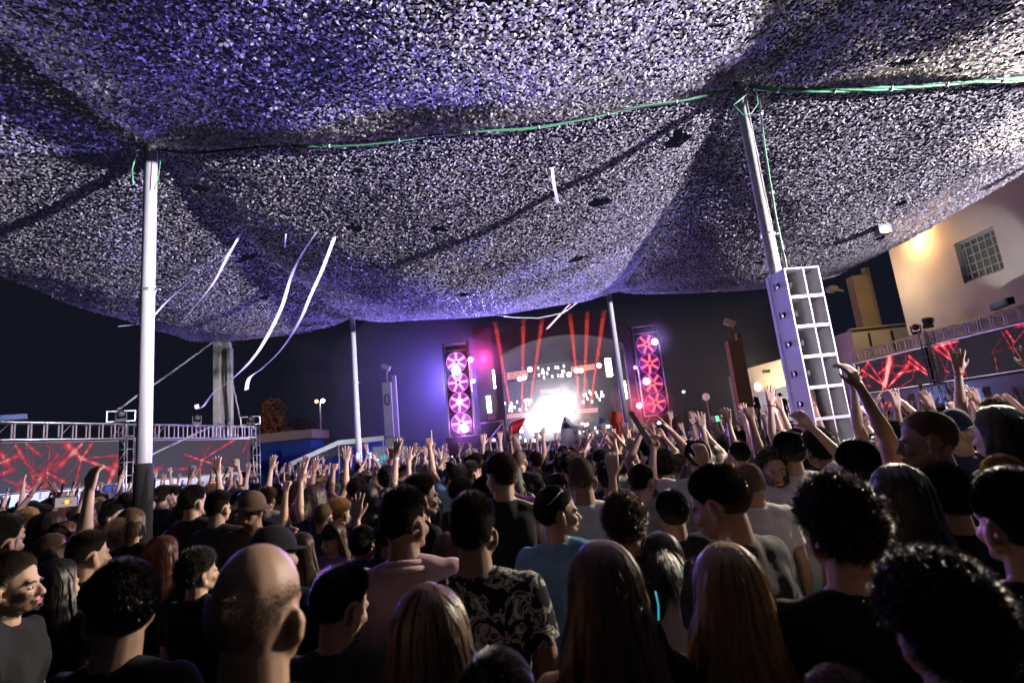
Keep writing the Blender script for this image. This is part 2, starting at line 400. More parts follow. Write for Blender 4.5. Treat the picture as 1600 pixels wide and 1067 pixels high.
def hair_mesh(kind):
    if ('hair', kind) in _cache: return _cache[('hair', kind)]
    hm = [HAIRM['black'], M_STUB if kind in ('buzz', 'ring') else M_SCALP]; vs = []; qs = []; ms = []; off = 0
    def put(v, q, mi=0):
        nonlocal off
        if isinstance(q, list): mi = 1
        ms.append(np.full(len(q), mi))
        vs.append(np.asarray(v)); qs.append(np.asarray(q) + off); off += len(v)
    sm = True
    if kind == 'short':
        put(*hair_shell(.011, noise=.0016)); d, r_ = scalp_dirs(11000, 3)
        t = np.clip(hairline(d) / .7, 0, 1)[:, None]
        g_ = np.array([.12, .38, -.8]); flow = g_ - d * (d @ g_)[:, None]; flow /= np.linalg.norm(flow, axis=1)[:, None] + .2; flow = flow + d * .26 + r_.normal(size=d.shape) * .11; flow /= np.linalg.norm(flow, axis=1)[:, None]
        put(*strands(_scalp(d, 0) + d * .0095 * t ** .5, flow, .019 * (.3 + .7 * t[:, 0]), .0017, 2, r_, .04))
    elif kind == 'spiky':
        put(*hair_shell(.011, noise=.003, nfreq=14)); d, r_ = scalp_dirs(8500, 4)
        t = np.clip(hairline(d) / .7, 0, 1)[:, None]
        flow = d + np.array([0, .15, .35]) + r_.normal(size=d.shape) * .3; flow /= np.linalg.norm(flow, axis=1)[:, None]
        put(*strands(_scalp(d, 0) + d * .008 * t ** .5, flow, .034 * (.3 + .7 * t[:, 0]), .0023, 2, r_, .22))
    elif kind in ('buzz', 'fade'):
        mk = None
        put(*hair_shell(.0030 if kind == 'buzz' else .006)); d, r_ = scalp_dirs(9000, 5); d = d[r_.uniform(size=len(d)) < np.clip(hairline(d) / .5, .1, 1)]
        top = np.clip(d[:, 2:3] * 1.6 - .1, 0, 1) if kind == 'fade' else 0
        flow = d + r_.normal(size=d.shape) * .45; flow /= np.linalg.norm(flow, axis=1)[:, None]
        put(*strands(_scalp(d, 0) + d * .002, flow, .006 if kind == 'buzz' else .008, .0011, 1, r_))
        if kind == 'fade':
            d2, r_ = scalp_dirs(12000, 15); k = r_.uniform(size=len(d2)) < np.clip((d2[:, 2] - .15) / .5, 0, 1); d2 = d2[k]
            fl = d2 * .7 + np.array([.1, .45, .1]) + r_.normal(size=d2.shape) * .22; fl /= np.linalg.norm(fl, axis=1)[:, None]
            hg = np.clip((d2[:, 2:3] - .1) / .7, 0, 1)
            for lo, hi, ln in ((.0, .35, .010), (.35, .7, .017), (.7, 1.01, .026)):
                q = (hg[:, 0] >= lo) & (hg[:, 0] < hi); put(*strands(_scalp(d2[q], 0) + d2[q] * .003, fl[q], ln, .0018, 2, r_, .1))
    elif kind == 'ring':                   # balding: stubble round the back and sides
        mk = lambda d: np.minimum(hairline(d), (.38 - d[..., 2]) * .8 - np.clip(d[..., 1], 0, 1) * .3)
        d, r_ = scalp_dirs(15000, 6, mk); d = d[r_.uniform(size=len(d)) < np.clip(mk(d) / .3, 0, 1)]; flow = d + r_.normal(size=d.shape) * .5; flow /= np.linalg.norm(flow, axis=1)[:, None]
        put(*strands(_scalp(d, 0) - d * .0015, flow, .0042, .0008, 1, r_))
    elif kind == 'curly':
        put(*hair_shell(.030, noise=.007, nfreq=15)); d, r_ = scalp_dirs(6000, 8)
        t = np.clip(hairline(d) / .7, 0, 1)[:, None]
        flow = d + r_.normal(size=d.shape) * .8; flow /= np.linalg.norm(flow, axis=1)[:, None]
        put(*strands(_scalp(d, 0) + d * .026 * t ** .5, flow, .034, .0022, 4, r_, .75))
    elif kind == 'afro':
        put(*hair_shell(.042, noise=.009, nfreq=17)); d, r_ = scalp_dirs(9000, 9)
        t = np.clip(hairline(d) / .7, 0, 1)[:, None]
        flow = d + r_.normal(size=d.shape) * .9; flow /= np.linalg.norm(flow, axis=1)[:, None]
        put(*strands(_scalp(d, 0) + d * .038 * t ** .5, flow, .034, .0020, 4, r_, .8))
    elif kind == 'slick':
        put(*hair_shell(.012, noise=.002)); d, r_ = scalp_dirs(8000, 10)
        t = np.clip(hairline(d) / .7, 0, 1)[:, None]
        flow = np.array([.55, -.8, 0]) - d * (d @ np.array([.55, -.8, 0]))[:, None]; flow = flow + d * .25 + r_.normal(size=d.shape) * .10; flow /= np.linalg.norm(flow, axis=1)[:, None]
        put(*strands(_scalp(d, 0) + d * .011 * t ** .5, flow, .044 * (.3 + .7 * t[:, 0]), .0026, 3, r_, .08))
    elif kind in ('long', 'bob', 'pony'):
        put(*hair_shell(.010)); L = {'long': .40, 'bob': .24, 'pony': .06}[kind]
        n = 5200; r_ = np.random.RandomState(11); part = .012
        # strands start along the parting and the crown and run over the skull, then fall
        u = r_.uniform(-1.25, 1.0, n); sg = np.where(r_.uniform(size=n) < .5, -1, 1)
        segs = 18; V = np.zeros((n, segs + 1, 2, 3)); lay = r_.uniform(.010, .030, n) 
        th0 = r_.uniform(0, .9, n) ** 1.3; phi_y = u
        tgt_y = np.clip(-.62 * np.cos(u * .5) + r_.normal(0, .25, n) - .15, -1, .15)
        az = -PI / 2 + sg * r_.uniform(0, 1.72, n)       # where it comes down
        down = np.linspace(0, 1, segs + 1)
        hl = L * r_.uniform(.72, 1.12, n); lock = np.floor((az + 2.6) * 5.5 + r_.uniform(0, .35, n)); lr = np.random.RandomState(4).uniform(-1, 1, (60, 4))[lock.astype(int) % 60]; lay = lay + lr[:, 3] * .004
        y0 = np.clip(phi_y * .6, -.8, .55) * np.abs(np.cos(az))
        tot = .17 + hl
        for i, s in enumerate(down):
            arc = s * tot
            a = np.minimum(arc / .11 + th0 * .5, 1.62)                      # angle from the crown while on the skull
            hd = np.stack([np.sin(a) * np.cos(az), np.sin(a) * np.sin(az) , np.cos(a)], -1)
            k = np.clip(1 - a / 1.6, 0, 1)[:, None]; hd = hd + k * np.stack([0 * y0, y0, 0 * y0], -1); hd /= np.linalg.norm(hd, axis=1)[:, None]
            p = _scalp(hd, 0) + hd * lay[:, None]
            over = np.maximum(arc - (1.62 - th0 * .5) * .11, 0)
            p[:, 2] -= over; sp = np.clip(over / .35, 0, 1)
            p[:, 1] -= sp * .035 - .01 * np.sin(over * 20 + lay * 800); p[:, 0] *= 1 + .62 * sp + 9 * (lay - .02) * sp; p[:, 0] += (.004 + .012 * sp) * np.sin(over * 22 + lay * 700); p[:, 0] += lr[:, 0] * .034 * sp + lr[:, 1] * .016 * np.sin(over * 19 + lr[:, 2] * 3); p[:, 1] += lr[:, 1] * .016 * sp + .006 * sp * np.sin(over * 17 + lay * 900)
            q = p.copy(); ang = lay * 3000
            sd = np.stack([np.cos(az + PI / 2) + .3 * np.cos(ang), np.sin(az + PI / 2), .2 * np.sin(ang)], -1); sd /= np.linalg.norm(sd, axis=1)[:, None]
            w = .0030 * (1 - .6 * s)
            V[:, i, 0] = p - sd * w / 2; V[:, i, 1] = p + sd * w / 2
        idx = np.arange(n * (segs + 1) * 2).reshape(n, segs + 1, 2)
        put(V.reshape(-1, 3), np.stack([idx[:, :-1, 0], idx[:, :-1, 1], idx[:, 1:, 1], idx[:, 1:, 0]], -1).reshape(-1, 4))
        fd, r3 = scalp_dirs(260, 33); fl = fd * .5 + r3.normal(size=fd.shape) * .35 + np.array([0, -.2, -.35]); fl /= np.linalg.norm(fl, axis=1)[:, None]
        put(*strands(_scalp(fd, 0) + fd * .02, fl, .075, .0009, 6, r3, .10, .05))
        if kind != 'pony':                # inner mass so that nothing shows through
            hh = np.linspace(0, L * .86, 9); n2 = 20; aa = np.linspace(PI * .93, PI * 2.07, n2)
            v = []
            for j, z in enumerate(hh):
                k = 1 + .45 * z / .4
                v += [(math.cos(a) * .080 * k, -.016 + math.sin(a) * .098 - z * .08, .10 - z) for a in aa]
            put(v, [(j * n2 + i, j * n2 + i + 1, (j + 1) * n2 + i + 1, (j + 1) * n2 + i) for j in range(8) for i in range(n2 - 1)])
        else:
            r2 = np.random.RandomState(5); n3 = 900; root = np.array([0, -.115, .16]) + r2.normal(size=(n3, 3)) * .010
            dd = np.array([0, -.8, .1]) + r2.normal(size=(n3, 3)) * .22; dd /= np.linalg.norm(dd, axis=1)[:, None]
            put(*strands(root, dd, .26, .003, 8, r2, .03, .28))
    me = raw_mesh('hair', np.concatenate(vs), np.concatenate(qs), hm, np.concatenate(ms), smooth=True); _cache[('hair', kind)] = me; return me
def hat_mesh(kind):
    if ('hat', kind) in _cache: return _cache[('hat', kind)]
    b = MB(); n = 28
    def dome(g, zlo, m=9):
        v = []; 
        for i in range(m + 1):
            a = (PI / 2 - math.asin(max(-1, min(1, zlo)))) * i / m + 1e-3
            for k in range(n):
                d = np.array([math.sin(a) * math.cos(2 * PI * k / n), math.sin(a) * math.sin(2 * PI * k / n), math.cos(a)]); v.append(_scalp(d, 0) + d * g)
        b.add(v, [(i * n + k, (i + 1) * n + k, (i + 1) * n + (k + 1) % n, i * n + (k + 1) % n) for i in range(m) for k in range(n)], 0, True)
    if kind == 'beanie': dome(.020, -.05); b.tube([_scalp(np.array([math.cos(a) * .99, math.sin(a) * .99, -.03]), 0) * 1.0 + np.array([math.cos(a), math.sin(a), 0]) * .016 for a in np.linspace(0, 2 * PI, 33)], .012, 6)
    if kind in ('cap', 'bucket'):
        dome(.016, .02)
        rim = [_scalp(np.array([math.cos(a), math.sin(a), .02]), 0) + np.array([math.cos(a), math.sin(a), 0]) * .016 for a in np.linspace(0, 2 * PI, n, endpoint=False)]
        v = []; aa = np.linspace(0, 2 * PI, n, endpoint=False)
        if kind == 'bucket':
            out = [p + np.array([math.cos(a) * .048, math.sin(a) * .048, -.032]) for p, a in zip(rim, aa)]
            b.add(rim + out + [o + np.array([0, 0, -.004]) for o in out] + [r + np.array([0, 0, -.004]) for r in rim], [(j * n + k, j * n + (k + 1) % n, (j + 1) * n + (k + 1) % n, (j + 1) * n + k) for j in range(3) for k in range(n)], 0, True)
        else:
            a2 = np.linspace(PI * .14, PI * .86, 15); i0 = []; o0 = []
            for a in a2:
                r = _scalp(np.array([math.cos(a), math.sin(a), .02]), 0) + np.array([math.cos(a), math.sin(a), 0]) * .014
                t = math.sin((a - a2[0]) / (a2[-1] - a2[0]) * PI); i0.append(r); o0.append(r + np.array([0, .072 * t, -.016 * t - .004]))
            V = i0 + o0 + [p - np.array([0, 0, .005]) for p in o0] + [p - np.array([0, 0, .005]) for p in i0]
            b.add(V, [(j * 15 + k, j * 15 + k + 1, (j + 1) * 15 + k + 1, (j + 1) * 15 + k) for j in range(3) for k in range(14)], 0, True)
    me = b.mesh('hat', [CLOTH['grey']]); _cache[('hat', kind)] = me; return me
def face_meshes():
    if 'face' in _cache: return _cache['face']
    E2 = []
    for s in (-1, 1): e = MB(); E2.append(e); e.ell((s * .031, .0800, .079), (.0105, .0085, .0058), 12, 8, mi=0); e.ell((s * .031, .0866, .079), (.0056, .0036, .0056), 8, 6, mi=1)
    B2 = []
    for s in (-1, 1): br = MB(); B2.append(br); br.tube([(s * .014, .0915, .098), (s * .031, .0925, .104), (s * .050, .079, .099)], [.003, .0045, .002], 6)
    lp = MB(); lp.cap_tube((-.018, .0985, .0245), (.018, .0985, .0245), .0042, .0042, 8); lp.cap_tube((-.013, .0975, .0145), (.013, .0975, .0145), .0052, .0052, 8)
    g = MB()
    for s in (-1, 1):
        g.ell((s * .034, .098, .077), (.027, .006, .020), 14, 6); g.tube([(s * .058, .094, .082), (s * .080, .05, .082), (s * .084, -.01, .078)], .003, 5)
    g.tube([(-.012, .104, .082), (.012, .104, .082)], .003, 5)
    beard = MB(); r_ = np.random.RandomState(2); pts = []
    for k in range(7000):
        a = r_.uniform(-1.25, 1.25); z = r_.uniform(-.012, .05) + .03 * abs(a); R_ = .066 + .028 * math.cos(a) - .01 * (z < 0)
        if abs(a) < .28 and z > .008: continue
        pts.append((math.sin(a) * R_ * .95, math.cos(a) * R_ * 1.0 + .008, z))
    pts = np.array(pts); dd = pts - np.array([0, .02, .04]); dd /= np.linalg.norm(dd, axis=1)[:, None]; dd[:, 2] -= .4
    v, q = strands(pts + dd * .001, dd, .006, .0008, 1, r_); beard_me = raw_mesh('beard', v, q, [HAIRM['dark brown']])
    _cache['face'] = dict(eyes=[e.mesh('eye', [M_EYE, M_IRIS]) for e in E2], brows=[b.mesh('eyebrow', [HAIRM['dark brown']]) for b in B2], lips=lp.mesh('lips', [M_LIP]), sunglasses=g.mesh('sunglasses', [M_BLACKPL]), beard=beard_me)
    return _cache['face']
def setmat(o, m, slot=0):
    o.material_slots[slot].link = 'OBJECT'; o.material_slots[slot].material = m
def person(loc, rz, h=1.75, aR='down', aL='down', yaw=0.0, pitch=0.0, hair='short', hcol='black', shirt='black', sleeve='tee', skin=0, face=False, hat=None, hatcol='grey',
           beard=False, glasses=None, mirror=False, label=None, group=None, width=1.0, wband=None, collar=False):
    t = thing('person', label, 'person', loc, rz, group)
    k = h / 1.733; t.scale = (k * width * (-1 if mirror else 1), k * width, k)
    o = link('body', body_mesh(aR, aL, yaw, pitch), t); setmat(o, SKIN[skin])
    o = link('shirt', shirt_mesh(aR, aL, sleeve), t); setmat(o, CLOTH[shirt])
    o = link('trousers', trousers_mesh(), t); link('shoes', shoes_mesh(), t)
    if collar:
        b = MB(); b.tube([(math.cos(a) * .070, -.024 + math.sin(a) * .072, 1.462 + .012 * math.sin(a * 1.0) * -1) for a in np.linspace(-PI * 1.42, PI * .42, 26)], .011, 8)
        b.tube([(math.cos(a) * .086, -.024 + math.sin(a) * .088, 1.440 - .010 * math.sin(a)) for a in np.linspace(-PI * 1.42, PI * .42, 26)], .013, 8); o = link('collar', b.mesh('collar', [CLOTH[shirt]]), t)
    H = head_matrix(yaw, pitch)
    if hair:
        o = link('hair', hair_mesh(hair), t); o.matrix_local = H; setmat(o, HAIRM[hcol])
    if hat:
        o = link('hat', hat_mesh(hat), t); o.matrix_local = H; setmat(o, CLOTH[hatcol])
    if face:
        F = face_meshes()
        for nm, me in [('eye', m) for m in F['eyes']] + [('eyebrow', m) for m in F['brows']] + [('lips', F['lips'])]:
            o = link(nm, me, t); o.matrix_local = H
    for sx, kd, wb in ((1, aR, wband), (-1, aL, wband)):
        if wb and kd != 'down':
            S, E, Wp, u, f, n, hh, l = arm_joints(kd, sx); key = ('wb', kd, sx)
            if key not in _cache: b = MB(); b.tube([f * -.008, f * .008], [.0315, .031], 16, cap=False); b.tube([f * .008, f * -.008], [.029, .029], 16, cap=False); _cache[key] = b.mesh('wristband', [CLOTH['black']])
            o = link('wristband', _cache[key], t, loc=Wp + f * .002); setmat(o, CLOTH[wb])
    if beard: o = link('beard', face_meshes()['beard'], t); o.matrix_local = H
    if glasses:
        o = link('sunglasses', face_meshes()['sunglasses'], t)
        o.matrix_local = H @ (Matrix.Translation((0, -.028, .085)) @ Matrix.Rotation(.55, 4, 'X') if glasses == 'up' else Matrix())
        if glasses == 'up': setmat(o, M_WHITEPL)
    return t
# ------------------------------------------------------------------ ground and far surroundings
M_ASPH = mat('asphalt', (.045, .045, .047), .85, noise=.3, nscale=3, bump=.3, bscale=40)
M_CONC = mat('concrete', (.34, .33, .31), .85, noise=.18, nscale=2.5, bump=.3, bscale=12)
M_CREAM = mat('cream_render', (.54, .50, .42), .9, noise=.16, nscale=.8, bump=.25, bscale=14)
M_WHITEW = mat('white_render', (.62, .62, .64), .8, noise=.06, nscale=1.5, bump=.2, bscale=18)
M_METAL = mat('aluminium', (.55, .55, .57), .35, metal=.85)
M_GALV = mat('painted_steel_pole', (.34, .34, .35), .5, noise=.12, nscale=5, bump=.15, bscale=30)
M_DARK = mat('dark_steel', (.02, .02, .022), .5)
M_BLACK = mat('black_cloth_backing', (.012, .012, .014), .9)
M_GREEN = mat('green_cable', (.05, .19, .09), .45); M_BLKC = mat('black_cable', (.02, .02, .02), .5)
M_BLUEW = mat('blue_panel', (.02, .06, .28), .6, noise=.1)
M_TARP = mat('white_tarp', (.62, .63, .66), .7, noise=.06, bump=.2, bscale=5)
M_ROOF = mat('tan_roof', (.28, .20, .14), .85, noise=.2)
def em(name, c, s): return mat(name, [q * .08 for q in c], .5, emit=c, es=s)
def lamp(name, kind, loc, energy, color, aim=None, size=.1, cone=60, blend=.3, parent=None):
    l = bpy.data.lights.new(name, kind); l.energy = energy; l.color = color
    if kind == 'SPOT': l.spot_size = math.radians(cone); l.spot_blend = blend; l.shadow_soft_size = size
    elif kind == 'POINT': l.shadow_soft_size = size
    elif kind == 'AREA': l.size = size
    o = bpy.data.objects.new(name, l); COL.objects.link(o); o.location = loc
    if aim is not None: o.rotation_euler = (Vector(loc) - Vector(aim)).to_track_quat('Z', 'Y').to_euler()
    return o

g = MB(); g.add([(-400, -200, 0), (400, -200, 0), (400, 900, 0), (-400, 900, 0)], [(0, 1, 2, 3)])
g.build('ground', M_ASPH, kind='structure')
# low dark rise with lit banks behind the stage
def ridge(name, x0, x1, y, h, seed, m):
    r_ = np.random.RandomState(seed); n = 60; v = []; xs = np.linspace(x0, x1, n); hh = h * (.6 + .4 * np.interp(np.arange(n), np.linspace(0, n, 12), r_.uniform(0, 1, 12)))
    for j, (dy, k) in enumerate(((-18, 0), (-8, .7), (0, 1), (14, .8), (30, 0))):
        v += [(x, y + dy, max(-.2, hh[i] * k * (1 + .08 * r_.normal())) - .2) for i, x in enumerate(xs)]
    f = [(j * n + i, j * n + i + 1, (j + 1) * n + i + 1, (j + 1) * n + i) for j in range(4) for i in range(n - 1)]
    b = MB(); b.add(v, f, 0, True); b.build(name, m, kind='structure')
ridge('hills', -260, 260, 330, 13, 3, mat('hill_scrub', (.03, .028, .02), .95, noise=.4, nscale=.05))
ridge('terrain', 24, 80, 92, 5.0, 5, mat('dry_bank', (.20, .15, .09), .95, noise=.4, nscale=.2))

# ------------------------------------------------------------------ canopy of camouflage netting on poles
XL = [-8.5, -4.12, 2.95, 8.75]; YL = [-2.0, 6.0, 14.2]
_wr = np.random.RandomState(12); _wk = [(_wr.uniform(.8, 3.4, 2) * _wr.choice([-1, 1], 2), _wr.uniform(0, 6), _wr.uniform(.2, 1)) for _ in range(9)]
def canopy_z(X, Y):
    X = np.asarray(X, float); Y = np.asarray(Y, float)
    i = np.clip(np.searchsorted(XL, X) - 1, 0, 2); j = np.clip(np.searchsorted(YL, Y) - 1, 0, 1)
    xl = np.array(XL); yl = np.array(YL)
    u = (X - xl[i]) / (xl[i + 1] - xl[i]); v = (Y - yl[j]) / (yl[j + 1] - yl[j])
    qu = np.clip(4 * u * (1 - u), 0, 1); qv = np.clip(4 * v * (1 - v), 0, 1)
    TOP = 5.80 - np.clip((Y - 6) / 8.2, -.3, 1) * .24
    z = TOP - .13 * qu - .10 * qv - np.where(j == 1, .52, .55) * np.where(i == 0, .45, 1) * (qu * qv) ** .75
    z = z - .06 * np.clip((-4 - X) / 3.7, 0, 1) ** 1.5 - .1 * np.clip((X - 5.5) / 3, 0, 1)
    # puckered folds that run out of the pole heads
    for px_, py_ in ((-4.1, 6), (3.04, 6), (-4.15, 14.2), (2.68, 14.2)):
        a = np.arctan2(Y - py_, X - px_); r = np.hypot(X - px_, Y - py_)
        z = z + .018 * np.sin(a * 9 + px_) * np.exp(-((r - 1.6) / 1.5) ** 2) + .10 * np.exp(-(r / .45) ** 2)
    for w, p, s in _wk: z = z + .012 * s * np.sin(X * w[0] + Y * w[1] + p)
    return z
NET = thing('net_canopy', 'large grey camouflage net canopy sagging between poles above the crowd', 'canopy', (0, 6, 0))
M_FLAP = bpy.data.materials.new('net_scrim'); M_FLAP.use_nodes = True
def _flap():
    nt = M_FLAP.node_tree; b = nt.nodes['Principled BSDF']; b.inputs['Roughness'].default_value = .55; b.inputs['Specular IOR Level'].default_value = .35
    gm = nt.nodes.new('ShaderNodeNewGeometry'); r = nt.nodes.new('ShaderNodeValToRGB'); e = r.color_ramp.elements
    e[0].color = (.10, .10, .11, 1); e[1].color = (.62, .60, .64, 1); q = e.new(.18); q.color = (.34, .33, .35, 1); q = e.new(.6); q.color = (.44, .43, .46, 1)
    nt.links.new(gm.outputs['Random Per Island'], r.inputs[0]); nt.links.new(r.outputs[0], b.inputs['Base Color'])
    t = nt.nodes.new('ShaderNodeBsdfTranslucent'); x = nt.nodes.new('ShaderNodeMixShader'); x.inputs[0].default_value = .6; nt.links.new(r.outputs[0], t.inputs[0])
    nt.links.new(b.outputs[0], x.inputs[1]); nt.links.new(t.outputs[0], x.inputs[2]); nt.links.new(x.outputs[0], nt.nodes['Material Output'].inputs[0])
_flap()
def build_net():
    sp = .031; r_ = np.random.RandomState(21)
    xs = np.arange(XL[0], XL[-1], sp); ys = np.arange(1.6, YL[-1], sp)
    X, Y = np.meshgrid(xs, ys); X = X.ravel(); Y = Y.ravel(); X = X + (np.floor((Y - 1.6) / sp + .5) % 2) * sp * .5
    X = X + r_.normal(0, .0045, X.shape); Y = Y + r_.normal(0, .004, Y.shape)
    # edges hang in shallow scallops between the ties
    edge_y = YL[-1] - .10 * np.abs(np.sin(X * 1.4)); edge_r = XL[-1] - .12 * np.abs(np.sin(Y * 1.1)); edge_l = XL[0] + .2 * np.abs(np.sin(Y * .9))
    keep = (Y < edge_y) & (X < edge_r) & (X > edge_l) & (r_.uniform(size=X.shape) < np.where((np.abs((X - XL[0] - .2) % .235) < .014) | (np.abs((Y - 1.8) % .235) < .010),   .40, .955))
    for hx, hy, hr in [(r_.uniform(-6, 8), r_.uniform(2, 13.5), r_.uniform(.05, .12)) for _ in range(34)]:
        keep &= ((X - hx) / hr / 1.6) ** 2 + ((Y - hy) / hr) ** 2 > 1
    for cx, cy in ((-4.1, 6), (3.04, 6), (-4.15, 14.1), (2.68, 14.1)): keep &= (np.hypot(X - cx, Y - cy) > .10)
    X = X[keep]; Y = Y[keep]; n = len(X); Z = canopy_z(X, Y) + r_.normal(0, .010, n)
    a = r_.uniform(0, 2 * PI, n); tilt = r_.normal(0, .30, n); tw = r_.normal(0, .28, n)
    s = r_.uniform(.0115, .0180, n); l = s * r_.uniform(1.0, 1.6, n)
    d1 = np.stack([np.cos(a) * np.cos(tilt), np.sin(a) * np.cos(tilt), np.sin(tilt)], 1)
    d2 = np.stack([-np.sin(a) * np.cos(tw), np.cos(a) * np.cos(tw), np.sin(tw)], 1)
    c = np.stack([X, Y, Z], 1); nn = np.cross(d1, d2)
    V = np.empty((n, 6, 3)); cu = r_.uniform(-.4, .9, n)[:, None] * s[:, None]
    V[:, 0] = c - d1 * l[:, None] - d2 * s[:, None] * .6; V[:, 1] = c + d1 * 0 - d2 * s[:, None] - nn * cu; V[:, 2] = c + d1 * l[:, None] - d2 * s[:, None] * .3
    V[:, 3] = c + d1 * l[:, None] * .9 + d2 * s[:, None] * .6; V[:, 4] = c + d2 * s[:, None] - nn * cu; V[:, 5] = c - d1 * l[:, None] * .8 + d2 * s[:, None] * .5
    i = np.arange(n)[:, None] * 6
    q = np.concatenate([i + np.array([0, 1, 4, 5]), i + np.array([1, 2, 3, 4])], 1).reshape(-1, 4)
    o = link('scrim', raw_mesh('scrim', V.reshape(-1, 3) - np.array([0, 6, 0]), q, [M_FLAP]), NET, kind='stuff')
    # net cords: thin strips under every 5th row
    vs = []; qs = []; off = 0
    for row in np.arange(1.8, YL[-1], .235):
        x = np.arange(XL[0] + .2, XL[-1] - .1, .3); z = canopy_z(x, np.full_like(x, row)) - .006
        p = np.stack([x, np.full_like(x, row), z], 1); m = len(x)
        vs.append(np.concatenate([p + [0, -.002, 0], p + [0, .002, 0]])); k = np.arange(m - 1); qs.append(np.stack([k, k + 1, k + 1 + m, k + m], 1) + off); off += 2 * m
    for colx in np.arange(XL[0] + .2, XL[-1] - .1, .235):
        y = np.arange(1.6, YL[-1], .3); z = canopy_z(np.full_like(y, colx), y) - .007
        p = np.stack([np.full_like(y, colx), y, z], 1); m = len(y)
        vs.append(np.concatenate([p + [-.002, 0, 0], p + [.002, 0, 0]])); k = np.arange(m - 1); qs.append(np.stack([k, k + 1, k + 1 + m, k + m], 1) + off); off += 2 * m
    link('netting', raw_mesh('netting', np.concatenate(vs) - np.array([0, 6, 0]), np.concatenate(qs), [M_BLKC]), NET, kind='stuff')
    # edge rope
    b = MB()
    pts = [(x, YL[-1] - .10 * abs(math.sin(x * 1.4)), float(canopy_z(x, YL[-1] - .02)) - .01 - 6 * 0) for x in np.arange(XL[0] + .2, XL[-1], .2)]
    b.tube([(p[0], p[1] - 6, p[2]) for p in pts], .008, 5)
    pts = [(XL[-1] - .12 * abs(math.sin(y * 1.1)), y - 6, float(canopy_z(XL[-1] - .02, y))) for y in np.arange(1.6, YL[-1], .2)]
    b.tube(pts, .008, 5); b.build('edge_rope', M_BLKC, NET)
build_net()
def on_canopy(x, y):
    """where the line of sight through pixel x, y meets the net"""
    for Y in np.arange(2.0, 14.4, .02):
        p = P(x, y, Y)
        if p.z >= float(canopy_z(p.x, p.y)) - .03: return p
    return P(x, y, 14)

def pole(x, y, r, label, group='steel poles holding up the net', sleeve=False, bands=()):
    t = thing('canopy_pole', label, 'pole', (x, y, 0), 0, group); top = float(canopy_z(x, y)) + .02
    b = MB(); b.tube([(0, 0, 0), (0, 0, 2.2), (0, 0, top)], [r, r, r * .93], 20); b.build('pipe', M_GALV, t)
    b = MB(); b.box((0, 0, .01), (.4, .4, .02)); b.build('base_plate', M_DARK, t)
    b = MB(); b.tube([(0, 0, top - .03), (0, 0, top + .0), (0, 0, top + .04)], [r * 1.05, r * 1.5, r * .6], 16); b.build('cap', M_DARK, t)
    if sleeve:
        b = MB(); b.tube([(0, 0, .1), (0, 0, 1.2), (0, 0, 2.12)], [r * 1.25] * 3, 20); b.build('padding', M_BLACK, t)
    for z in bands:
        b = MB(); b.tube([(0, 0, z), (0, 0, z + .035)], [r * 1.12] * 2, 16); b.tube([(r * 1.1, 0, z + .02), (r * 1.9, 0, z + .02)], .008, 6); b.build('clamp', M_METAL, t)
    return t
pole(-4.10, 6.0, .075, 'thick near left pole with black padding round its lower part', sleeve=True, bands=(4.05,))
pole(3.04, 6.0, .068, 'near right pole with green cables, standing behind the white speakers', bands=(3.95,))
pole(-4.15, 14.1, .07, 'slim far left pole rising in front of the white tent', bands=(3.9,))
pole(2.68, 14.1, .07, 'slim far right pole crossing the view of the stage')

def cable(name, pts, r, m, label, cat='cable', n=3, group=None, tie=False):
    t = thing(name, label, cat, pts[0], 0, group) if n > 1 or tie else None
    p0 = Vector(pts[0])
    dens = []
    for a, b_ in zip(pts[:-1], pts[1:]):
        k = max(2, int((Vector(b_) - Vector(a)).length / .15))
        dens += [Vector(a).lerp(Vector(b_), i / k) for i in range(k)]
    dens.append(Vector(pts[-1])); r_ = np.random.RandomState(len(dens))
    for k in range(n):
        q = []
        for i, p in enumerate(dens):
            an = i * .35 + k * 2 * PI / n
            q.append(p - (p0 if t else Vector((0, 0, 0))) + Vector((.3 * r * math.cos(an), r * 1.15 * math.cos(an), r * 1.15 * math.sin(an))) * (1 if n > 1 else 0) + Vector(r_.normal(0, r * .15, 3)))
        b = MB(); b.tube(q, r, 6)
        o = b.build('strand' if t else name, m[k % len(m)], t, **({} if t else dict(label=label, cat=cat, group=group)))
    if tie:
        for i in range(3, len(dens), 6):
            b = MB(); d = (dens[min(i + 1, len(dens) - 1)] - dens[i - 1]).normalized() * .006; c = dens[i] - p0
            b.tube([c - d, c + d], r * 2.5, 8); b.build('cable_tie', M_WHITEPL, t)
    return t
def ridge_pts(x0, x1, y, dz): return [(x, y, float(canopy_z(x, y)) - dz - .03 * math.sin(x * 3)) for x in np.linspace(x0, x1, 26)]
cable('cable_bundle', ridge_pts(-4.0, 2.94, 5.93, .05), .008, [M_GREEN, M_BLKC, M_GREEN], 'thin green and black cables strung under the net between the near poles', tie=True)
cable('cable_bundle', ridge_pts(3.12, 8.6, 5.9, .06), .0155, [M_GREEN, M_GREEN, M_GREEN], 'thick green cable bundle with white ties running right from near right pole', tie=True)
_t = float(canopy_z(3.04, 6))
cable('cable_bundle', [(3.12, 5.93, _t - .06), (3.19, 5.88, _t - .3), (3.16, 5.90, _t - .8), (3.13, 5.92, _t - 1.6), (3.13, 5.92, _t - 2.4), (3.13, 5.92, 2.6)], .010, [M_GREEN, M_BLKC], 'green cable running down the near right pole to the speakers', n=2, tie=True)
cable('cable_loop', [(3.02, 5.9, _t - .02), (3.18, 5.88, _t - .12), (2.88, 5.88, _t - .32), (2.96, 5.86, _t - .47), (3.06, 5.86, _t - .46), (3.16, 5.86, _t - .34), (3.18, 5.9, _t - .08)], .006, [M_GREEN], 'loose cable loop hanging at the head of the near right pole', n=1)
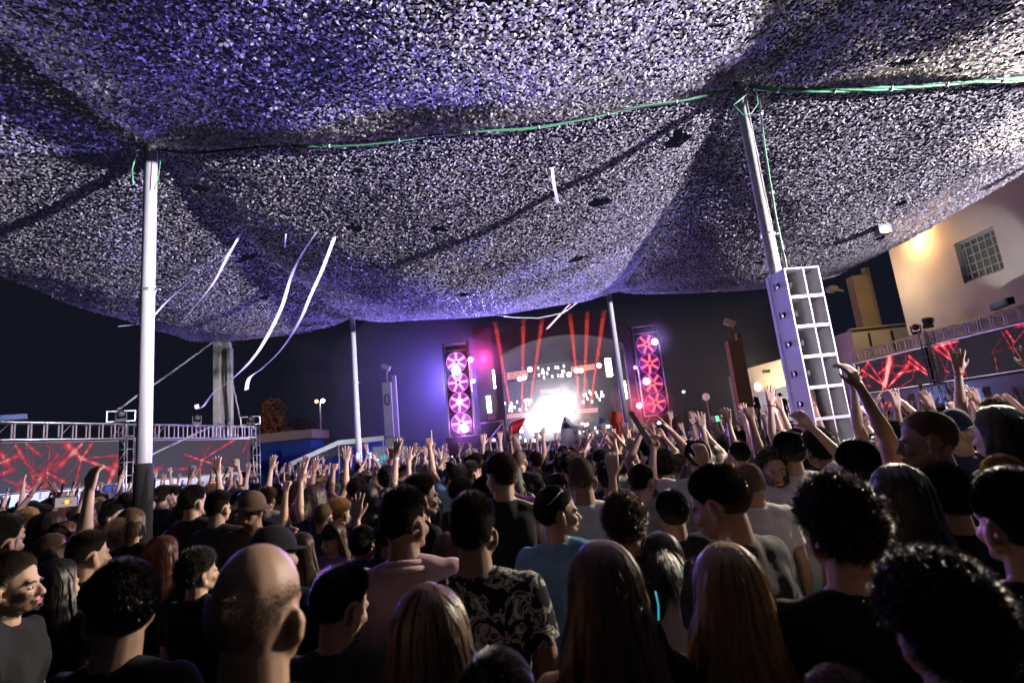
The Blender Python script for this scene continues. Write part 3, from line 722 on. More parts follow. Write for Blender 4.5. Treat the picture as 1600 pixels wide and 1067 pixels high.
_t = float(canopy_z(-4.1, 6))
cable('cable_loop', [(-3.96, 5.92, _t - .01), (-4.08, 5.88, _t - .02), (-4.19, 5.88, _t - .12), (-4.24, 5.88, _t - .35), (-4.22, 5.88, _t - .55)], .009, [M_GREEN], 'pale green cable curving over the head of the near left pole', n=1)
cable('cable_loop', [(-3.94, 5.92, _t - .05), (-3.92, 5.90, _t - .3), (-3.94, 5.90, _t - .5), (-4.00, 5.92, _t - .62)], .005, [M_GREEN], 'thin bluish cable hanging on the right of the near left pole', n=1)

# white paper streamers caught in the net
M_STR = mat('white_paper', (.85, .84, .88), .6)
def _tr():
    nt = M_STR.node_tree; t = nt.nodes.new('ShaderNodeBsdfTranslucent'); t.inputs[0].default_value = (.85, .84, .9, 1); x = nt.nodes.new('ShaderNodeMixShader'); x.inputs[0].default_value = .5
    nt.links.new(nt.nodes['Principled BSDF'].outputs[0], x.inputs[1]); nt.links.new(t.outputs[0], x.inputs[2]); nt.links.new(x.outputs[0], nt.nodes['Material Output'].inputs[0])
_tr()
def streamer(path, w, label, Y=None, m=None):
    p0 = on_canopy(*path[0]) if Y is None else P(*path[0], Y); pts = [P(x, y, min(p0.y, (on_canopy(x, y).y - .08) if Y is None else 99)) for i, (x, y) in enumerate(path)]
    dens = []
    for i in range(len(pts) - 1):
        a = pts[max(i - 1, 0)]; b = pts[i]; c = pts[i + 1]; d = pts[min(i + 2, len(pts) - 1)]
        for k in range(8):
            t = k / 8; dens.append(.5 * ((2 * b) + (c - a) * t + (2 * a - 5 * b + 4 * c - d) * t * t + (3 * b - a - 3 * c + d) * t ** 3))
    dens.append(pts[-1]); o = dens[0].copy(); v = []; r_ = rnd.uniform(0, 6)
    for i, p in enumerate(dens):
        an = .5 * math.sin(i * .13 + r_); v += [tuple(p - o + Vector((math.cos(an), math.sin(an) * .8, .25)).normalized() * s * w / 2) for s in (-1, 1)]
    n = len(dens); v2 = [(a, b + .0015, c) for a, b, c in v]
    f = [(2 * i, 2 * i + 1, 2 * i + 3, 2 * i + 2) for i in range(n - 1)] + [(2 * n + 2 * i + 2, 2 * n + 2 * i + 3, 2 * n + 2 * i + 1, 2 * n + 2 * i) for i in range(n - 1)]
    b = MB(); b.add(v + v2, f, 0, True); b.build('streamer', m or M_STR, loc=o, label=label, cat='streamer', group='white paper streamers hanging from the net')
streamer([(376, 365), (360, 392), (340, 412), (300, 438), (262, 470), (238, 495), (215, 506), (185, 510)], .045, 'leftmost white streamer, blown left towards the near left pole')
streamer([(372, 372), (352, 408), (335, 440), (312, 470), (287, 499)], .04, 'short white streamer crossing just right of the leftmost streamer')
streamer([(495, 362), (470, 400), (455, 432), (440, 480), (418, 525), (395, 560), (365, 590), (335, 612), (318, 634), (309, 638), (307, 632)], .055, 'longest white streamer, curling at its low end beside the concrete column')
streamer([(523, 370), (505, 418), (487, 458), (468, 502), (440, 545), (410, 575), (390, 590), (385, 609)], .055, 'rightmost long white streamer with a hooked end against the dark sky')
streamer([(447, 365), (446, 375), (445, 386)], .03, 'tiny white streamer stub hanging between the long streamers')
streamer([(863, 262), (865, 285), (872, 318)], .04, 'short violet lit streamer hanging alone under the middle of the net')
streamer([(912, 466), (893, 474), (875, 492), (855, 514)], .09, 'pink and white ribbon hanging from the net above the stage', Y=13.9, m=mat('pink_ribbon', (.7, .35, .4), .6))
cable('sagging_wire', [P(735, 484, 13.8), P(760, 490, 13.8), P(800, 496, 13.8), (P(840, 497, 13.8)), P(880, 489, 13.8), P(902, 473, 13.8)], .012, [mat('grey_wire', (.35, .35, .4), .5)], 'grey wire sagging from the far edge of the net above the stage', n=1)

# ------------------------------------------------------------------ white speaker stack
M_SPK = mat('white_speaker_paint', (.82, .81, .84), .5, noise=.04, bump=.12, bscale=90)
def speaker_proto():
    w, d, h = .385, .345, .306; t = thing('speaker_cabinet', '', 'speaker', (0, 0, 0)); th = .012
    for nm, c, s in (('side_panel', (-w / 2 + th / 2, d / 2, h / 2), (th, d, h)), ('side_panel', (w / 2 - th / 2, d / 2, h / 2), (th, d, h)),
                     ('top_panel', (0, d / 2, h - th / 2 - .001), (w - 2 * th - .002, d, th)), ('bottom_panel', (0, d / 2, th / 2 + .001), (w - 2 * th - .002, d, th)), ('back_panel', (0, d - .03, h / 2), (w - 2 * th - .002, .012, h - 2 * th - .004)),
                     ('divider', (.02, d / 2 - .02, h / 2), (.012, d - .05, h - 2 * th - .004))):
        b = MB(); b.box(c, s); b.build(nm, M_SPK, t)
    # flared inner walls of the horns, the fins and the dark driver slots
    b = MB()
    for x0, x1, z in ((-w / 2 + th + .001, -.06, 0), ):
        b.add([(x0, .006, th + .004), (x0 + .085, d - .06, th + .05), (x0 + .085, d - .06, h - th - .05), (x0, .006, h - th - .004)], [(0, 1, 2, 3)])
    b.build('horn_wall', M_SPK, t); b = MB()
    b.add([(w / 2 - th - .001, .006, th + .004), (w / 2 - .07, d - .06, th + .05), (w / 2 - .07, d - .06, h - th - .05), (w / 2 - th - .001, .006, h - th - .004)], [(3, 2, 1, 0)])
    b.build('horn_wall', M_SPK, t)
    for x in (-.075, .10):
        b = MB(); b.box((x, d / 2 + .03, h / 2), (.10 if x < 0 else .08, .006, .006)); b.box((x, d / 2 + .03, h / 2), (.006, .22, .05)); b.build('fin', M_SPK, t)
    b = MB(); b.box((-.045, d - .058, h / 2), (.085, .02, .16)); b.build('driver_slot', mat('grey_foam', (.12, .12, .13), .9), t)
    b = MB(); b.tube([(-w / 2 - .001, d * .42, h * .52), (-w / 2 - .006, d * .42, h * .52)], .028, 18); b.build('side_handle', M_BLACKPL, t)
    b = MB(); b.box((-w / 2 - .003, d * .62, h * .52), (.006, .012, .07)); b.build('rating_plate', M_BLACKPL, t)
    b = MB(); b.box((-w / 2 - .002, d * .86, h / 2), (.004, .006, h * .94)); b.build('side_rail', M_SPK, t)
    return t
def copy_thing(t, parts=None):
    r = t.copy(); COL.objects.link(r)
    for ch in t.children:
        if parts and not parts(ch): continue
        c = ch.copy(); COL.objects.link(c); c.parent = r; c.matrix_parent_inverse = ch.matrix_parent_inverse.copy()
    return r
N = P(1223, 420, 5.45); sp0 = speaker_proto()
ords = ['top', 'second from top', 'third from top', 'fourth from top', 'fifth from top', 'sixth from top', 'seventh from top', 'eighth from top', 'ninth from top', 'tenth from top', 'lowest']
nsp = int(N.z / .310)
base0 = N.z - .308 * nsp
for k in range(nsp):
    s = sp0 if k == 0 else copy_thing(sp0)
    s.location = (N.x + .19, N.y, N.z - .308 * (k + 1)); s.rotation_euler.z = math.radians(7)
    s['label'] = f"white horn speaker cabinet, {ords[min(k, 10)]} in the tall stack"; s['group'] = 'white speaker cabinets in one stack'
b = MB(); b.box((N.x + .19, N.y + .2, base0 / 2), (.5, .5, max(.02, base0 - .004))); b.build('speaker_plinth', M_DARK, label='dark plinth under the white speaker stack', cat='plinth')
# ------------------------------------------------------------------ LED screens on trusses, left and right
def led_screen(a, bnd, z0, z1, streaks, label, grey, seed, bright=1.0):
    """a, bnd: ground points of the two ends; streaks: (u0, v0, u1, v1, width, strength) in the screen's own 0..1 frame"""
    a = Vector(a); c = Vector(bnd); L = (c - a).length; H = z1 - z0; nx, nz = int(L * 36), int(H * 36)
    U, V = np.meshgrid(np.linspace(0, 1, nx), np.linspace(0, 1, nz)); I = np.zeros_like(U); r_ = np.random.RandomState(seed)
    extra = []
    for u0, v0, u1, v1, w, s in list(streaks):
        for k in range(2):
            q = streaks[r_.randint(len(streaks))]
            if abs(q[2] - u1) < .3: extra.append((u1 + r_.normal(0, .01), v1 + r_.normal(0, .06), q[2], q[3], .014, r_.uniform(.15, .5)))
        extra.append((u0, v0, u0 + r_.normal(0, .07), v0 + r_.normal(0, .45), .018, r_.uniform(.3, .7)))
    for u0, v0, u1, v1, w, s in list(streaks) + extra:
        w = w * (1.15 if w > .02 else .9)
        x, y = U * L, V * H; ax, ay, bx, by = u0 * L, v0 * H, u1 * L, v1 * H; dx, dy = bx - ax, by - ay
        t = np.clip(((x - ax) * dx + (y - ay) * dy) / (dx * dx + dy * dy + 1e-9), 0, 1); dd = np.hypot(x - ax - t * dx, y - ay - t * dy)
        ww = w * (.35 + .65 * t); I += s * np.exp(-(dd / ww) ** 2) * (.45 + .55 * (1 - t)) * (1 + .35 * np.sin(t * 17 + seed))
    I = np.clip(I, 0, 1.4)
    t = thing('led_screen', label, 'screen', (a.x, a.y, 0), 0); d = (c - a).normalized(); n = Vector((-d.y, d.x, 0))
    if n.dot(Vector((0, 0, 0)) - a) < 0: n = -n
    v = np.zeros((nz, nx, 3)); v[..., 0] = U * L * d.x; v[..., 1] = U * L * d.y; v[..., 2] = z0 + V * H
    v += np.array([n.x, n.y, 0]) * .004
    i = np.arange(nz * nx).reshape(nz, nx); q = np.stack([i[:-1, :-1], i[:-1, 1:], i[1:, 1:], i[1:, :-1]], -1).reshape(-1, 4)
    m = bpy.data.materials.new('led_face'); m.use_nodes = True; nt = m.node_tree; p = nt.nodes['Principled BSDF']
    at = nt.nodes.new('ShaderNodeAttribute'); at.attribute_name = 'led'; r = nt.nodes.new('ShaderNodeValToRGB'); e = r.color_ramp.elements
    e[0].color = (*[g_ * grey for g_ in (1.0, .92, 1.15)], 1); e[1].color = (1, .42, .36, 1); k = e.new(.12); k.color = (.13 + grey * .6, .008 + grey * .3, .02 + grey * .4, 1); k = e.new(.55); k.color = (.9, .03, .06, 1)
    nt.links.new(at.outputs['Fac'], r.inputs[0]); nt.links.new(r.outputs[0], p.inputs['Emission Color']); p.inputs['Emission Strength'].default_value = bright
    p.inputs['Base Color'].default_value = (.015, .015, .017, 1); p.inputs['Roughness'].default_value = .7; p.inputs['Specular IOR Level'].default_value = .2
    me = raw_mesh('display', v.reshape(-1, 3), q, [m]); me.attributes.new('led', 'FLOAT', 'POINT').data.foreach_set('value', I.ravel().astype(np.float32))
    link('display', me, t)
    ang = math.atan2(d.y, d.x); mid = d * L / 2 - n * .06
    b = MB(); b.box((mid.x, mid.y, (z0 + z1) / 2), (L, .11, H), ang); b.build('housing', M_DARK, t)
    b = MB(); e0 = d * L / 2 + n * .006
    for z in (z0 - .012, z1 + .012): b.box((e0.x, e0.y, z), (L, .03, .02), ang)
    b.build('edge_trim', M_METAL, t); return t
def truss(a, c, z0, z1, dep, step, label, m=None):
    m = m or M_METAL; a = Vector(a); c = Vector(c); L = (c - a).length; d = (c - a).normalized(); n = Vector((-d.y, d.x, 0)); t = thing('truss', label, 'truss', (a.x, a.y, 0))
    if n.dot(-a) < 0: n = -n
    for oz in (z0, z1):
        for k in (0, dep):
            b = MB(); b.tube([n * -k + Vector((0, 0, oz)), d * L + n * -k + Vector((0, 0, oz))], .028, 8); b.build('chord', m, t)
    N_ = int(L / step)
    for i in range(N_ + 1):
        p = d * (i * L / N_)
        b = MB(); b.box((p.x, p.y, (z0 + z1) / 2), (.05, .03, z1 - z0 - .05), math.atan2(d.y, d.x)); o = b.build('rung', m, t)
        q = p - n * dep + d * step * .4
        b = MB(); b.box((q.x, q.y, (z0 + z1) / 2), (.05, .03, z1 - z0 - .05), math.atan2(d.y, d.x)); b.build('rung', m, t)
        if i % 4 == 2:
            b = MB(); b.tube([p + Vector((0, 0, z0)) - n * dep / 2, p + d * step + Vector((0, 0, z1)) - n * dep / 2], .016, 6); b.build('brace', m, t)
    return t
def tower(x, y, z1, w, label, group=None, m=None, base=0.0):
    m = m or M_METAL; t = thing('truss_tower', label, 'truss tower', (x, y, base), 0, group)
    for sx in (-1, 1):
        for sy in (-1, 1):
            b = MB(); b.tube([(sx * w / 2, sy * w / 2, 0), (sx * w / 2, sy * w / 2, z1)], .026, 8); b.build('post', m, t)
    k = 0; z = .3
    while z < z1 - .2:
        b = MB(); s = w / 2
        b.tube([(-s, -s, z), (s, -s, z)], .016, 6); b.tube([(-s, s, z), (s, s, z)], .016, 6); b.tube([(-s, -s, z), (-s, s, z)], .016, 6); b.tube([(s, -s, z), (s, s, z)], .016, 6)
        b.build('collar', m, t)
        b = MB(); b.tube([(-s, -s, z), (s, -s, min(z1, z + .5))] if k % 2 else [(s, -s, z), (-s, -s, min(z1, z + .5))], .012, 6); b.build('brace', m, t)
        z += .5; k += 1
    return t
def moving_head(p, rz, label, cat='stage light', group='lamps on top of the trusses', framed=False):
    t = thing('stage_light', label, cat, p, rz, group)
    b = MB(); b.box((0, 0, .06), (.34, .26, .12)); b.build('base', M_DARK, t)
    b = MB(); b.box((-.17, 0, .25), (.04, .16, .30)); b.box((.17, 0, .25), (.04, .16, .30)); b.build('yoke', M_DARK, t)
    b = MB(); b.tube([(0, -.22, .28), (0, -.05, .33), (0, .16, .40)], [.13, .14, .10], 16); b.build('head', M_DARK, t)
    b = MB(); b.tube([(0, -.235, .275), (0, -.222, .279)], .10, 16); b.build('lens', mat('lens_glass', (.1, .1, .12), .1), t)
    if framed:
        for sx in (-.45, .45):
            b = MB(); b.box((sx, 0, .22), (.05, .05, .44)); b.build('frame_post', M_METAL, t)
        for z in (.02, .42):
            b = MB(); b.box((0, 0, z), (.84, .045, .04)); b.build('frame_rail', M_METAL, t)
    return t

# left side
A0 = P(0, 740, 17.2); A1 = P(390, 720, 28.4); A0.z = A1.z = 0
dl = (A1 - A0).normalized(); Lz0, Lz1 = 2.05, 3.62
def on_left(x):
    """ground point of the left screen line seen at image column x (at height 3)"""
    for s in np.arange(-6, 16, .02):
        q = A0 + dl * s
        if px((q.x, q.y, 3))[0] >= x: return q
    return q
sA0, sA1, sB0, sB1 = on_left(-70), on_left(185), on_left(207), on_left(391)
stA = [(.72, .95, .55, .4, .10, .9), (.72, .62, .60, 1.0, .13, 1.1), (.72, .62, .80, 1.0, .06, .9), (.72, .62, .97, .30, .08, 1.0), (.72, .62, .69, .1, .05, .7), (.93, .02, 1.0, .55, .16, .9), (.72, .62, 1.0, .66, .03, .8),
       (.50, .35, .62, .12, .05, .8), (.50, .35, .50, .12, .04, .7), (.50, .35, .40, .30, .03, .4), (.42, .02, .34, .22, .05, 1.0), (.42, .02, .46, .25, .06, 1.0), (.42, .02, .52, .1, .05, .8), (.42, .02, .33, .03, .06, .9), (.30, .95, .36, .62, .06, .8), (.22, .6, .33, .75, .07, .8), (.10, .3, .30, .45, .06, .8), (.25, .28, .34, .13, .05, .5), (.36, .98, .45, .72, .05, .8), (.56, .72, .44, .2, .13, .35), (.2, .9, .28, .5, .08, .7)]
stB = [(.52, .42, .38, .60, .045, .9), (.52, .42, .82, .98, .05, .9), (.52, .42, .70, .20, .07, .9), (.52, .42, .50, .08, .10, .8), (.52, .42, .60, .85, .03, .6), (.70, .2, .66, .35, .05, .6), (.12, .20, .18, .28, .07, 1.0), (.34, .2, .40, .22, .05, .8), (.2, .25, .36, .22, .02, .4), (.02, .1, .06, .7, .12, .7), (.0, .1, .03, .5, .1, .9), (.92, .6, .98, .98, .04, .8), (.96, .3, .98, .6, .03, .6), (.78, .9, .84, .98, .05, .8), (.79, .2, .77, .5, .03, .3)]
led_screen(sA0, sA1, Lz0, Lz1, stA, 'left LED screen nearest the camera with broad red streaks', .055, 1, .62)  # left screens' grey: lamp light falling on them, put into the emission
led_screen(sB0, sB1, Lz0, Lz1, stB, 'left LED screen behind the near pole with a red star burst', .055, 2, .62)
truss(on_left(-70) , on_left(399), 3.72, 4.28, .4, .50, 'silver ladder truss along the top of the left LED screens')
for x, nm in ((196, 'silver truss tower between the two left LED screens'), (398, 'silver truss tower at the far end of the left LED screens')):
    q = on_left(x); tower(q.x, q.y, 4.34, .36, nm, 'truss towers carrying the LED screens')
for x, fr, nm in ((187, True, 'framed black stage light on the truss left of the near pole'), (392, True, 'framed black stage light above the far end of the left truss')):
    q = on_left(x); moving_head((q.x, q.y, 4.36), math.atan2(-q.y, -q.x) + PI / 2, nm, framed=fr)
q = on_left(190); lamp('added_truss_spot', 'SPOT', (q.x + .3, q.y - .6, 4.75), 3800, (.22, .22, 1), aim=(.5, 8.5, 5.2), cone=48, blend=.7, size=.12)  # blue spot added to tint the net; the truss lamps are dark
q = on_left(307); moving_head((q.x, q.y, 4.31), .6, 'small grey stage light on the left truss right of the near pole')
q = on_left(8); tq = thing('flood_panel', 'flat blue lit panel on the truss at the left edge', 'lamp', (q.x, q.y, 4.32), .4); b = MB(); b.box((0, 0, .1), (.9, .12, .16)); b.build('case', mat('blue_case', (.10, .14, .30), .5), tq)
# white bar building under the left screens
bx0 = on_left(-75); bx1 = on_left(383); nn = Vector((dl.y, -dl.x, 0)); nn = nn if nn.dot(-A0) > 0 else -nn
bar = thing('bar_kiosk', 'long white bar kiosk under the left LED screens', 'kiosk', ((bx0 + bx1) / 2)[:], math.atan2(dl.y, dl.x)); Lb = (bx1 - bx0).length
b = MB(); sgn = 1 if (Matrix.Rotation(-math.atan2(dl.y, dl.x), 3, 'Z') @ nn).y > 0 else -1
b.box((0, -sgn * .5, 1.0), (Lb, .5, 2.0)); b.build('wall', M_WHITEW, bar)
b = MB(); b.box((0, sgn * .05, 1.02), (Lb, .35, .06)); b.build('counter', M_WHITEW, bar)
for x, w, c in ((258, 1.5, (.45, .62, 1)), (296, .5, (.12, .2, 1)), (22, 2.4, (.35, .5, 1))):
    q = on_left(x) - (bx0 + bx1) / 2; u = q.dot(dl)
    b = MB(); b.box((u, -sgn * .235, 1.50), (w, .03, .52)); b.build('lit_opening', em('bar_glow', c, 2.2), bar)
lamp('bar_light', 'POINT', (on_left(262) + nn * .8 + Vector((0, 0, 1.8)))[:], 60, (.35, .45, 1), size=.3)
lamp('bar_light', 'POINT', (on_left(20) + nn * .8 + Vector((0, 0, 1.8)))[:], 60, (.35, .45, 1), size=.3)
b = MB(); q = on_left(176); b.box((0, 0, 1.0), (.55, .08, 2.0), math.atan2(dl.y, dl.x)); b.build('door', M_BLUEW, loc=(q + nn * .0)[:], label='blue door panel beside the left truss tower', cat='door', kind='thing')

# right side
RX = 17.3
def ry(x):
    for Y in np.arange(8, 40, .02):
        if px((RX, Y, 3.4))[0] <= x: return Y
    return 40
sc0, sc1, sc2, sc3 = ry(1700), ry(1466), ry(1452), ry(1330)
stR1 = [(.46, .10, .60, 1.0, .14, 1.2), (.46, .12, .20, .75, .05, .9), (.46, .1, .30, 1.0, .05, .8), (.42, .05, .58, .80, .16, 1.0), (.50, .1, .78, .60, .08, .9), (.58, .75, .42, .55, .05, .8), (.02, .42, .30, .95, .03, .7), (.02, .42, .26, .20, .04, .6), (.02, .42, .24, .55, .03, .6), (.30, .95, .12, .3, .03, .6),
        (.98, .30, .82, .85, .06, .9), (.98, .2, .80, .70, .06, .9), (.8, .2, .60, .0, .02, .7), (.76, .62, .60, .68, .02, .5), (.62, .42, .88, .45, .04, .8)]
stR2 = [(.80, .15, .93, 1.0, .07, 1.1), (.78, .95, .99, .95, .05, .9), (.79, .2, .99, .92, .05, .9), (.80, .15, .86, 1.0, .05, .8), (.40, .62, .43, .92, .03, .9), (.42, .4, .41, .6, .02, .5), (.92, .22, .95, .26, .03, .8), (.25, .9, .36, .99, .06, .7), (.55, .45, .56, .5, .02, .5)]
led_screen((RX, sc3, 0), (RX, sc2, 0), 2.70, 4.22, [(1 - a_[0], a_[1], 1 - a_[2], *a_[3:]) for a_ in stR1] if False else stR1, 'right LED screen beside the speakers showing a bright red burst', .012, 4, 1.3)
led_screen((RX, sc1, 0), (RX, sc0, 0), 2.70, 4.22, [(1 - a_[0], a_[1], 1 - a_[2], *a_[3:]) for a_ in stR2], 'right LED screen at the right edge with a red triangle', .012, 5, 1.3)
truss((RX, ry(1330), 0), (RX, 9.0, 0), 4.32, 4.82, .4, .55, 'dull ladder truss along the top of the right LED screens', mat('dull_aluminium', (.30, .28, .26), .5, metal=.6))
tower(RX + .0, ry(1459), 4.9, .34, 'dark truss tower between the two right LED screens', 'truss towers carrying the LED screens', mat('dull_steel', (.16, .16, .18), .5, metal=.5))
q = P(1590, 490, ry(1590)); tf = thing('floodlight', 'wide dark floodlight housing on the right truss at the edge', 'floodlight', (RX - .1, ry(1590), 4.86), -.3)
b = MB(); b.box((0, 0, .17), (.2, 1.2, .24)); b.build('housing', M_DARK, tf); b = MB(); b.box((-.11, 0, .17), (.02, 1.1, .2)); b.build('glass', mat('flood_glass', (.08, .09, .11), .15), tf)
# kiosk wall under the right screens
kw = thing('bar_kiosk', 'grey bar wall with blue lit fridges under the right LED screens', 'kiosk', (RX + .6, 20, 0))
b = MB(); b.box((0, -1, 1.3), (.5, 22, 2.6)); b.build('wall', mat('grey_lilac_render', (.30, .29, .34), .85, noise=.08), kw)
for y0, z, w, h, c, s in ((ry(1460), 1.62, 2.6, .46, (.12, .25, 1), 1.6), (ry(1455), 1.60, 1.5, .16, (.6, .75, 1), 4), (ry(1500), 1.62, 1.2, .36, (.35, .45, 1), 2.5)):
    b = MB(); b.box((-.28 - .01 * s, y0 - 20, z), (.03, w, h)); b.build('lit_fridge', em('fridge_glow', c, s), kw)
lamp('bar_light', 'POINT', (RX - .8, ry(1460), 1.9), 60, (.3, .45, 1), size=.3)
tb = thing('display_booth', 'small white framed booth with a blue screen by the right bar', 'booth', (RX - .6, ry(1535), 0), 0)
b = MB(); b.box((0, 0, 1.95), (.3, 1.05, .62)); b.build('case', M_WHITEPL, tb)
b = MB(); b.box((-.16, 0, 1.96), (.02, .86, .46)); b.build('screen', em('booth_screen', (.12, .22, .6), .8), tb)
b = MB(); b.box((0, 0, .82), (.25, .6, 1.62)); b.build('stand', M_DARK, tb)
# round emblem signs in yellow with two red bulls' shapes
def emblem(p, s, label):
    t = thing('emblem_sign', label, 'sign', p, 0); b = MB(); b.tube([(0, 0, 0), (0, -.03, 0)], s * .42, 20); b.build('disc', em('emblem_yellow', (1, .62, .05), 1.6), t)
    for sx in (-1, 1):
        b = MB(); b.ell((sx * s * .45, -.04, -.01), (s * .36, .02, s * .16), 12, 6, rot=Matrix.Rotation(sx * .35, 4, 'Y')); b.ell((sx * s * .15, -.04, s * .03), (s * .12, .02, s * .10), 8, 6)
        b.tube([(sx * s * .6, -.04, -.02), (sx * s * .7, -.04, -s * .28)], s * .04, 5); b.tube([(sx * s * .75, -.04, 0), (sx * s * .95, -.04, s * .15)], s * .03, 5); b.build('bull', em('emblem_red', (.85, .02, .02), 1.1), t)
    return t
q = P(1407, 629, 23); emblem(q[:], .42, 'glowing yellow disc with two red bulls beside the right bar')
q = P(1386, 632, 25); b = MB(); b.box((0, 0, 0), (.5, .06, .22)); b.build('lit_sign', em('small_red_sign', (.9, .08, .03), 1.2), loc=q, label='small red lit sign left of the yellow disc emblem', cat='sign')

# ------------------------------------------------------------------ tall cream building on the right
BX = 19.0
bld = thing('building', 'tall cream building with a barred window behind the right LED screens', 'building', (BX, 15, 0))
yc = None
for Y in np.arange(15, 45, .02):
    if px((BX, Y, 9))[0] <= 1392: yc = Y; break
wy = None
for Y in np.arange(10, 45, .02):
    if px((BX, Y, 7.6))[0] <= 1527: wy = Y; break
wz = P(1527, 400, wy).z; ww, wh = 1.95, 1.75
H_ = 10.7
def wallpiece(y0, y1, z0, z1):
    b = MB(); b.box((.25, (y0 + y1) / 2 - 15, (z0 + z1) / 2), (.5, y1 - y0, z1 - z0)); return b
y0_, y1_ = wy - ww / 2, wy + ww / 2; z0_, z1_ = wz - wh / 2, wz + wh / 2
wb = MB()
for (a, c, d, e) in ((-5, y0_, 0, H_), (y1_, yc, 0, H_), (y0_, y1_, 0, z0_), (y0_, y1_, z1_, H_)): wb.box((.25, (a + c) / 2 - 15, (d + e) / 2), (.5, c - a, e - d))
wb.box((8, yc - .25 - 15, H_ / 2), (15.0, .5, H_)); wb.build('wall', M_CREAM, bld)
b = MB(); b.box((-.06, (yc - 5) / 2 - 15, 5.0), (.12, yc + 5, .18)); b.build('cornice', M_CREAM, bld)
wn = MB()
for k, (y, z, dy, dz) in enumerate(((y0_ + .05, wz, .1, wh), (y1_ - .05, wz, .1, wh), (wy, z0_ + .05, ww - .2, .1), (wy, z1_ - .05, ww - .2, .1))): wn.box((.2, y - 15, z), (.08, dy, dz))
win = wn.build('window', mat('window_frame', (.35, .38, .34), .6), bld)
b = MB(); b.box((.30, wy - 15, wz), (.01, ww - .1, wh - .1)); b.build('pane', mat('greenish_glass', (.16, .20, .13), .12, spec=.8), win)
for k in range(1, 6):
    b = MB(); b.box((.14, y0_ + ww * k / 6 - 15, wz), (.03, .035, wh - .02)); b.build('bar', M_GALV, win)
    if k < 5: b = MB(); b.box((.12, wy - 15, z0_ + wh * k / 5), (.03, ww - .02, .03)); b.build('bar', M_GALV, win)
# wall lamp that lights it
for Y in np.arange(10, 45, .02):
    if px((BX - .5, Y, 9))[0] <= 1421: ly = Y; break
lz = P(1421, 366, ly).z
wl = thing('wall_lamp', 'hooded lamp on the cream wall under the net edge', 'lamp', (BX, ly, lz))
b = MB(); b.tube([(0, 0, 0), (-.3, 0, .12), (-.62, 0, .05)], .03, 8); b.build('arm', M_DARK, wl)
b = MB(); b.tube([(-.62, 0, .05), (-.62, 0, -.02), (-.62, 0, -.14)], [.06, .14, .20], 14, cap=False); b.build('shade', M_DARK, wl)
b = MB(); b.ell((-.62, 0, -.1), (.08, .08, .08)); b.build('bulb', em('warm_bulb', (1, .6, .2), 25), wl)
lamp('light_on_wall', 'POINT', (BX - .62, ly, lz - .32), 210, (1, .55, .20), size=.12)
lamp('light_on_wall', 'SPOT', (BX - 5.0, wy - 4, 3.5), 900, (.95, .95, 1), aim=(BX, wy - .9, wz - .1), cone=26, blend=.6, size=.05)  # bare spot apart from the wall lamp, for the pale patch by the window
# bright floodlight under the right edge of the net
fp = on_canopy(1380, 361); fp = P(1380, 361, fp.y - .22); fl = thing('floodlight', 'glaring warm floodlight hanging under the right edge of the net', 'floodlight', fp[:])
b = MB(); b.box((0, 0, .02), (.22, .14, .16)); b.build('housing', M_DARK, fl)
b = MB(); b.ell((-.02, -.075, 0), (.085, .02, .065)); b.build('lens', em('flood_lens', (1, .70, .38), 14), fl)
b = MB(); b.tube([(0, 0, .1), (0, 0, .4)], .012, 6); b.build('hanger', M_DARK, fl)
lamp('flood_light', 'SPOT', (fp.x - .05, fp.y - .16, fp.z - .05), 3500, (1, .82, .62), aim=(.5, 2.0, .5), cone=70, blend=.7, size=.10)
f2 = thing('floodlight', 'added unseen floodlight under the right edge of the net, nearer the camera', 'floodlight', (8.6, 7.6, 5.15)); b = MB(); b.box((0, 0, 0), (.16, .24, .2)); b.build('housing', M_DARK, f2); b = MB(); b.box((-.09, 0, 0), (.02, .2, .16)); b.build('lens', em('added_flood_lens', (1, .85, .65), 40), f2); b = MB(); b.tube([(0, 0, .1), (0, 0, .4)], .012, 6); b.build('hanger', M_DARK, f2)  # unseen floodlight added to rim the near crowd from the right
lamp('flood_light', 'SPOT', (8.47, 7.6, 5.1), 7200, (1, .87, .72), aim=(.5, 1.4, .9), cone=84, blend=.7, size=.10)  # light of the added, unseen floodlight
# unseen white floodlight added for the white light on net and speakers
wf = thing('floodlight', 'added white floodlight on a stand out of view right of the crowd', 'floodlight', (15.7, -1.0, 0)); b = MB(); b.tube([(0, 0, 0), (0, 0, 3.1)], .04, 10); b.build('stand', M_DARK, wf)
b = MB(); b.box((0, 0, 3.3), (.2, .5, .35)); b.build('housing', M_DARK, wf); b = MB(); b.box((-.11, 0, 3.3), (.02, .44, .3)); b.build('lens', em('added_white_lens', (1, .97, .95), 30), wf)
lamp('added_white_flood', 'SPOT', (15.5, -1.0, 3.3), 95000, (.93, .85, 1), aim=(0, 8.5, 12.5), cone=71, blend=.5, size=.18)

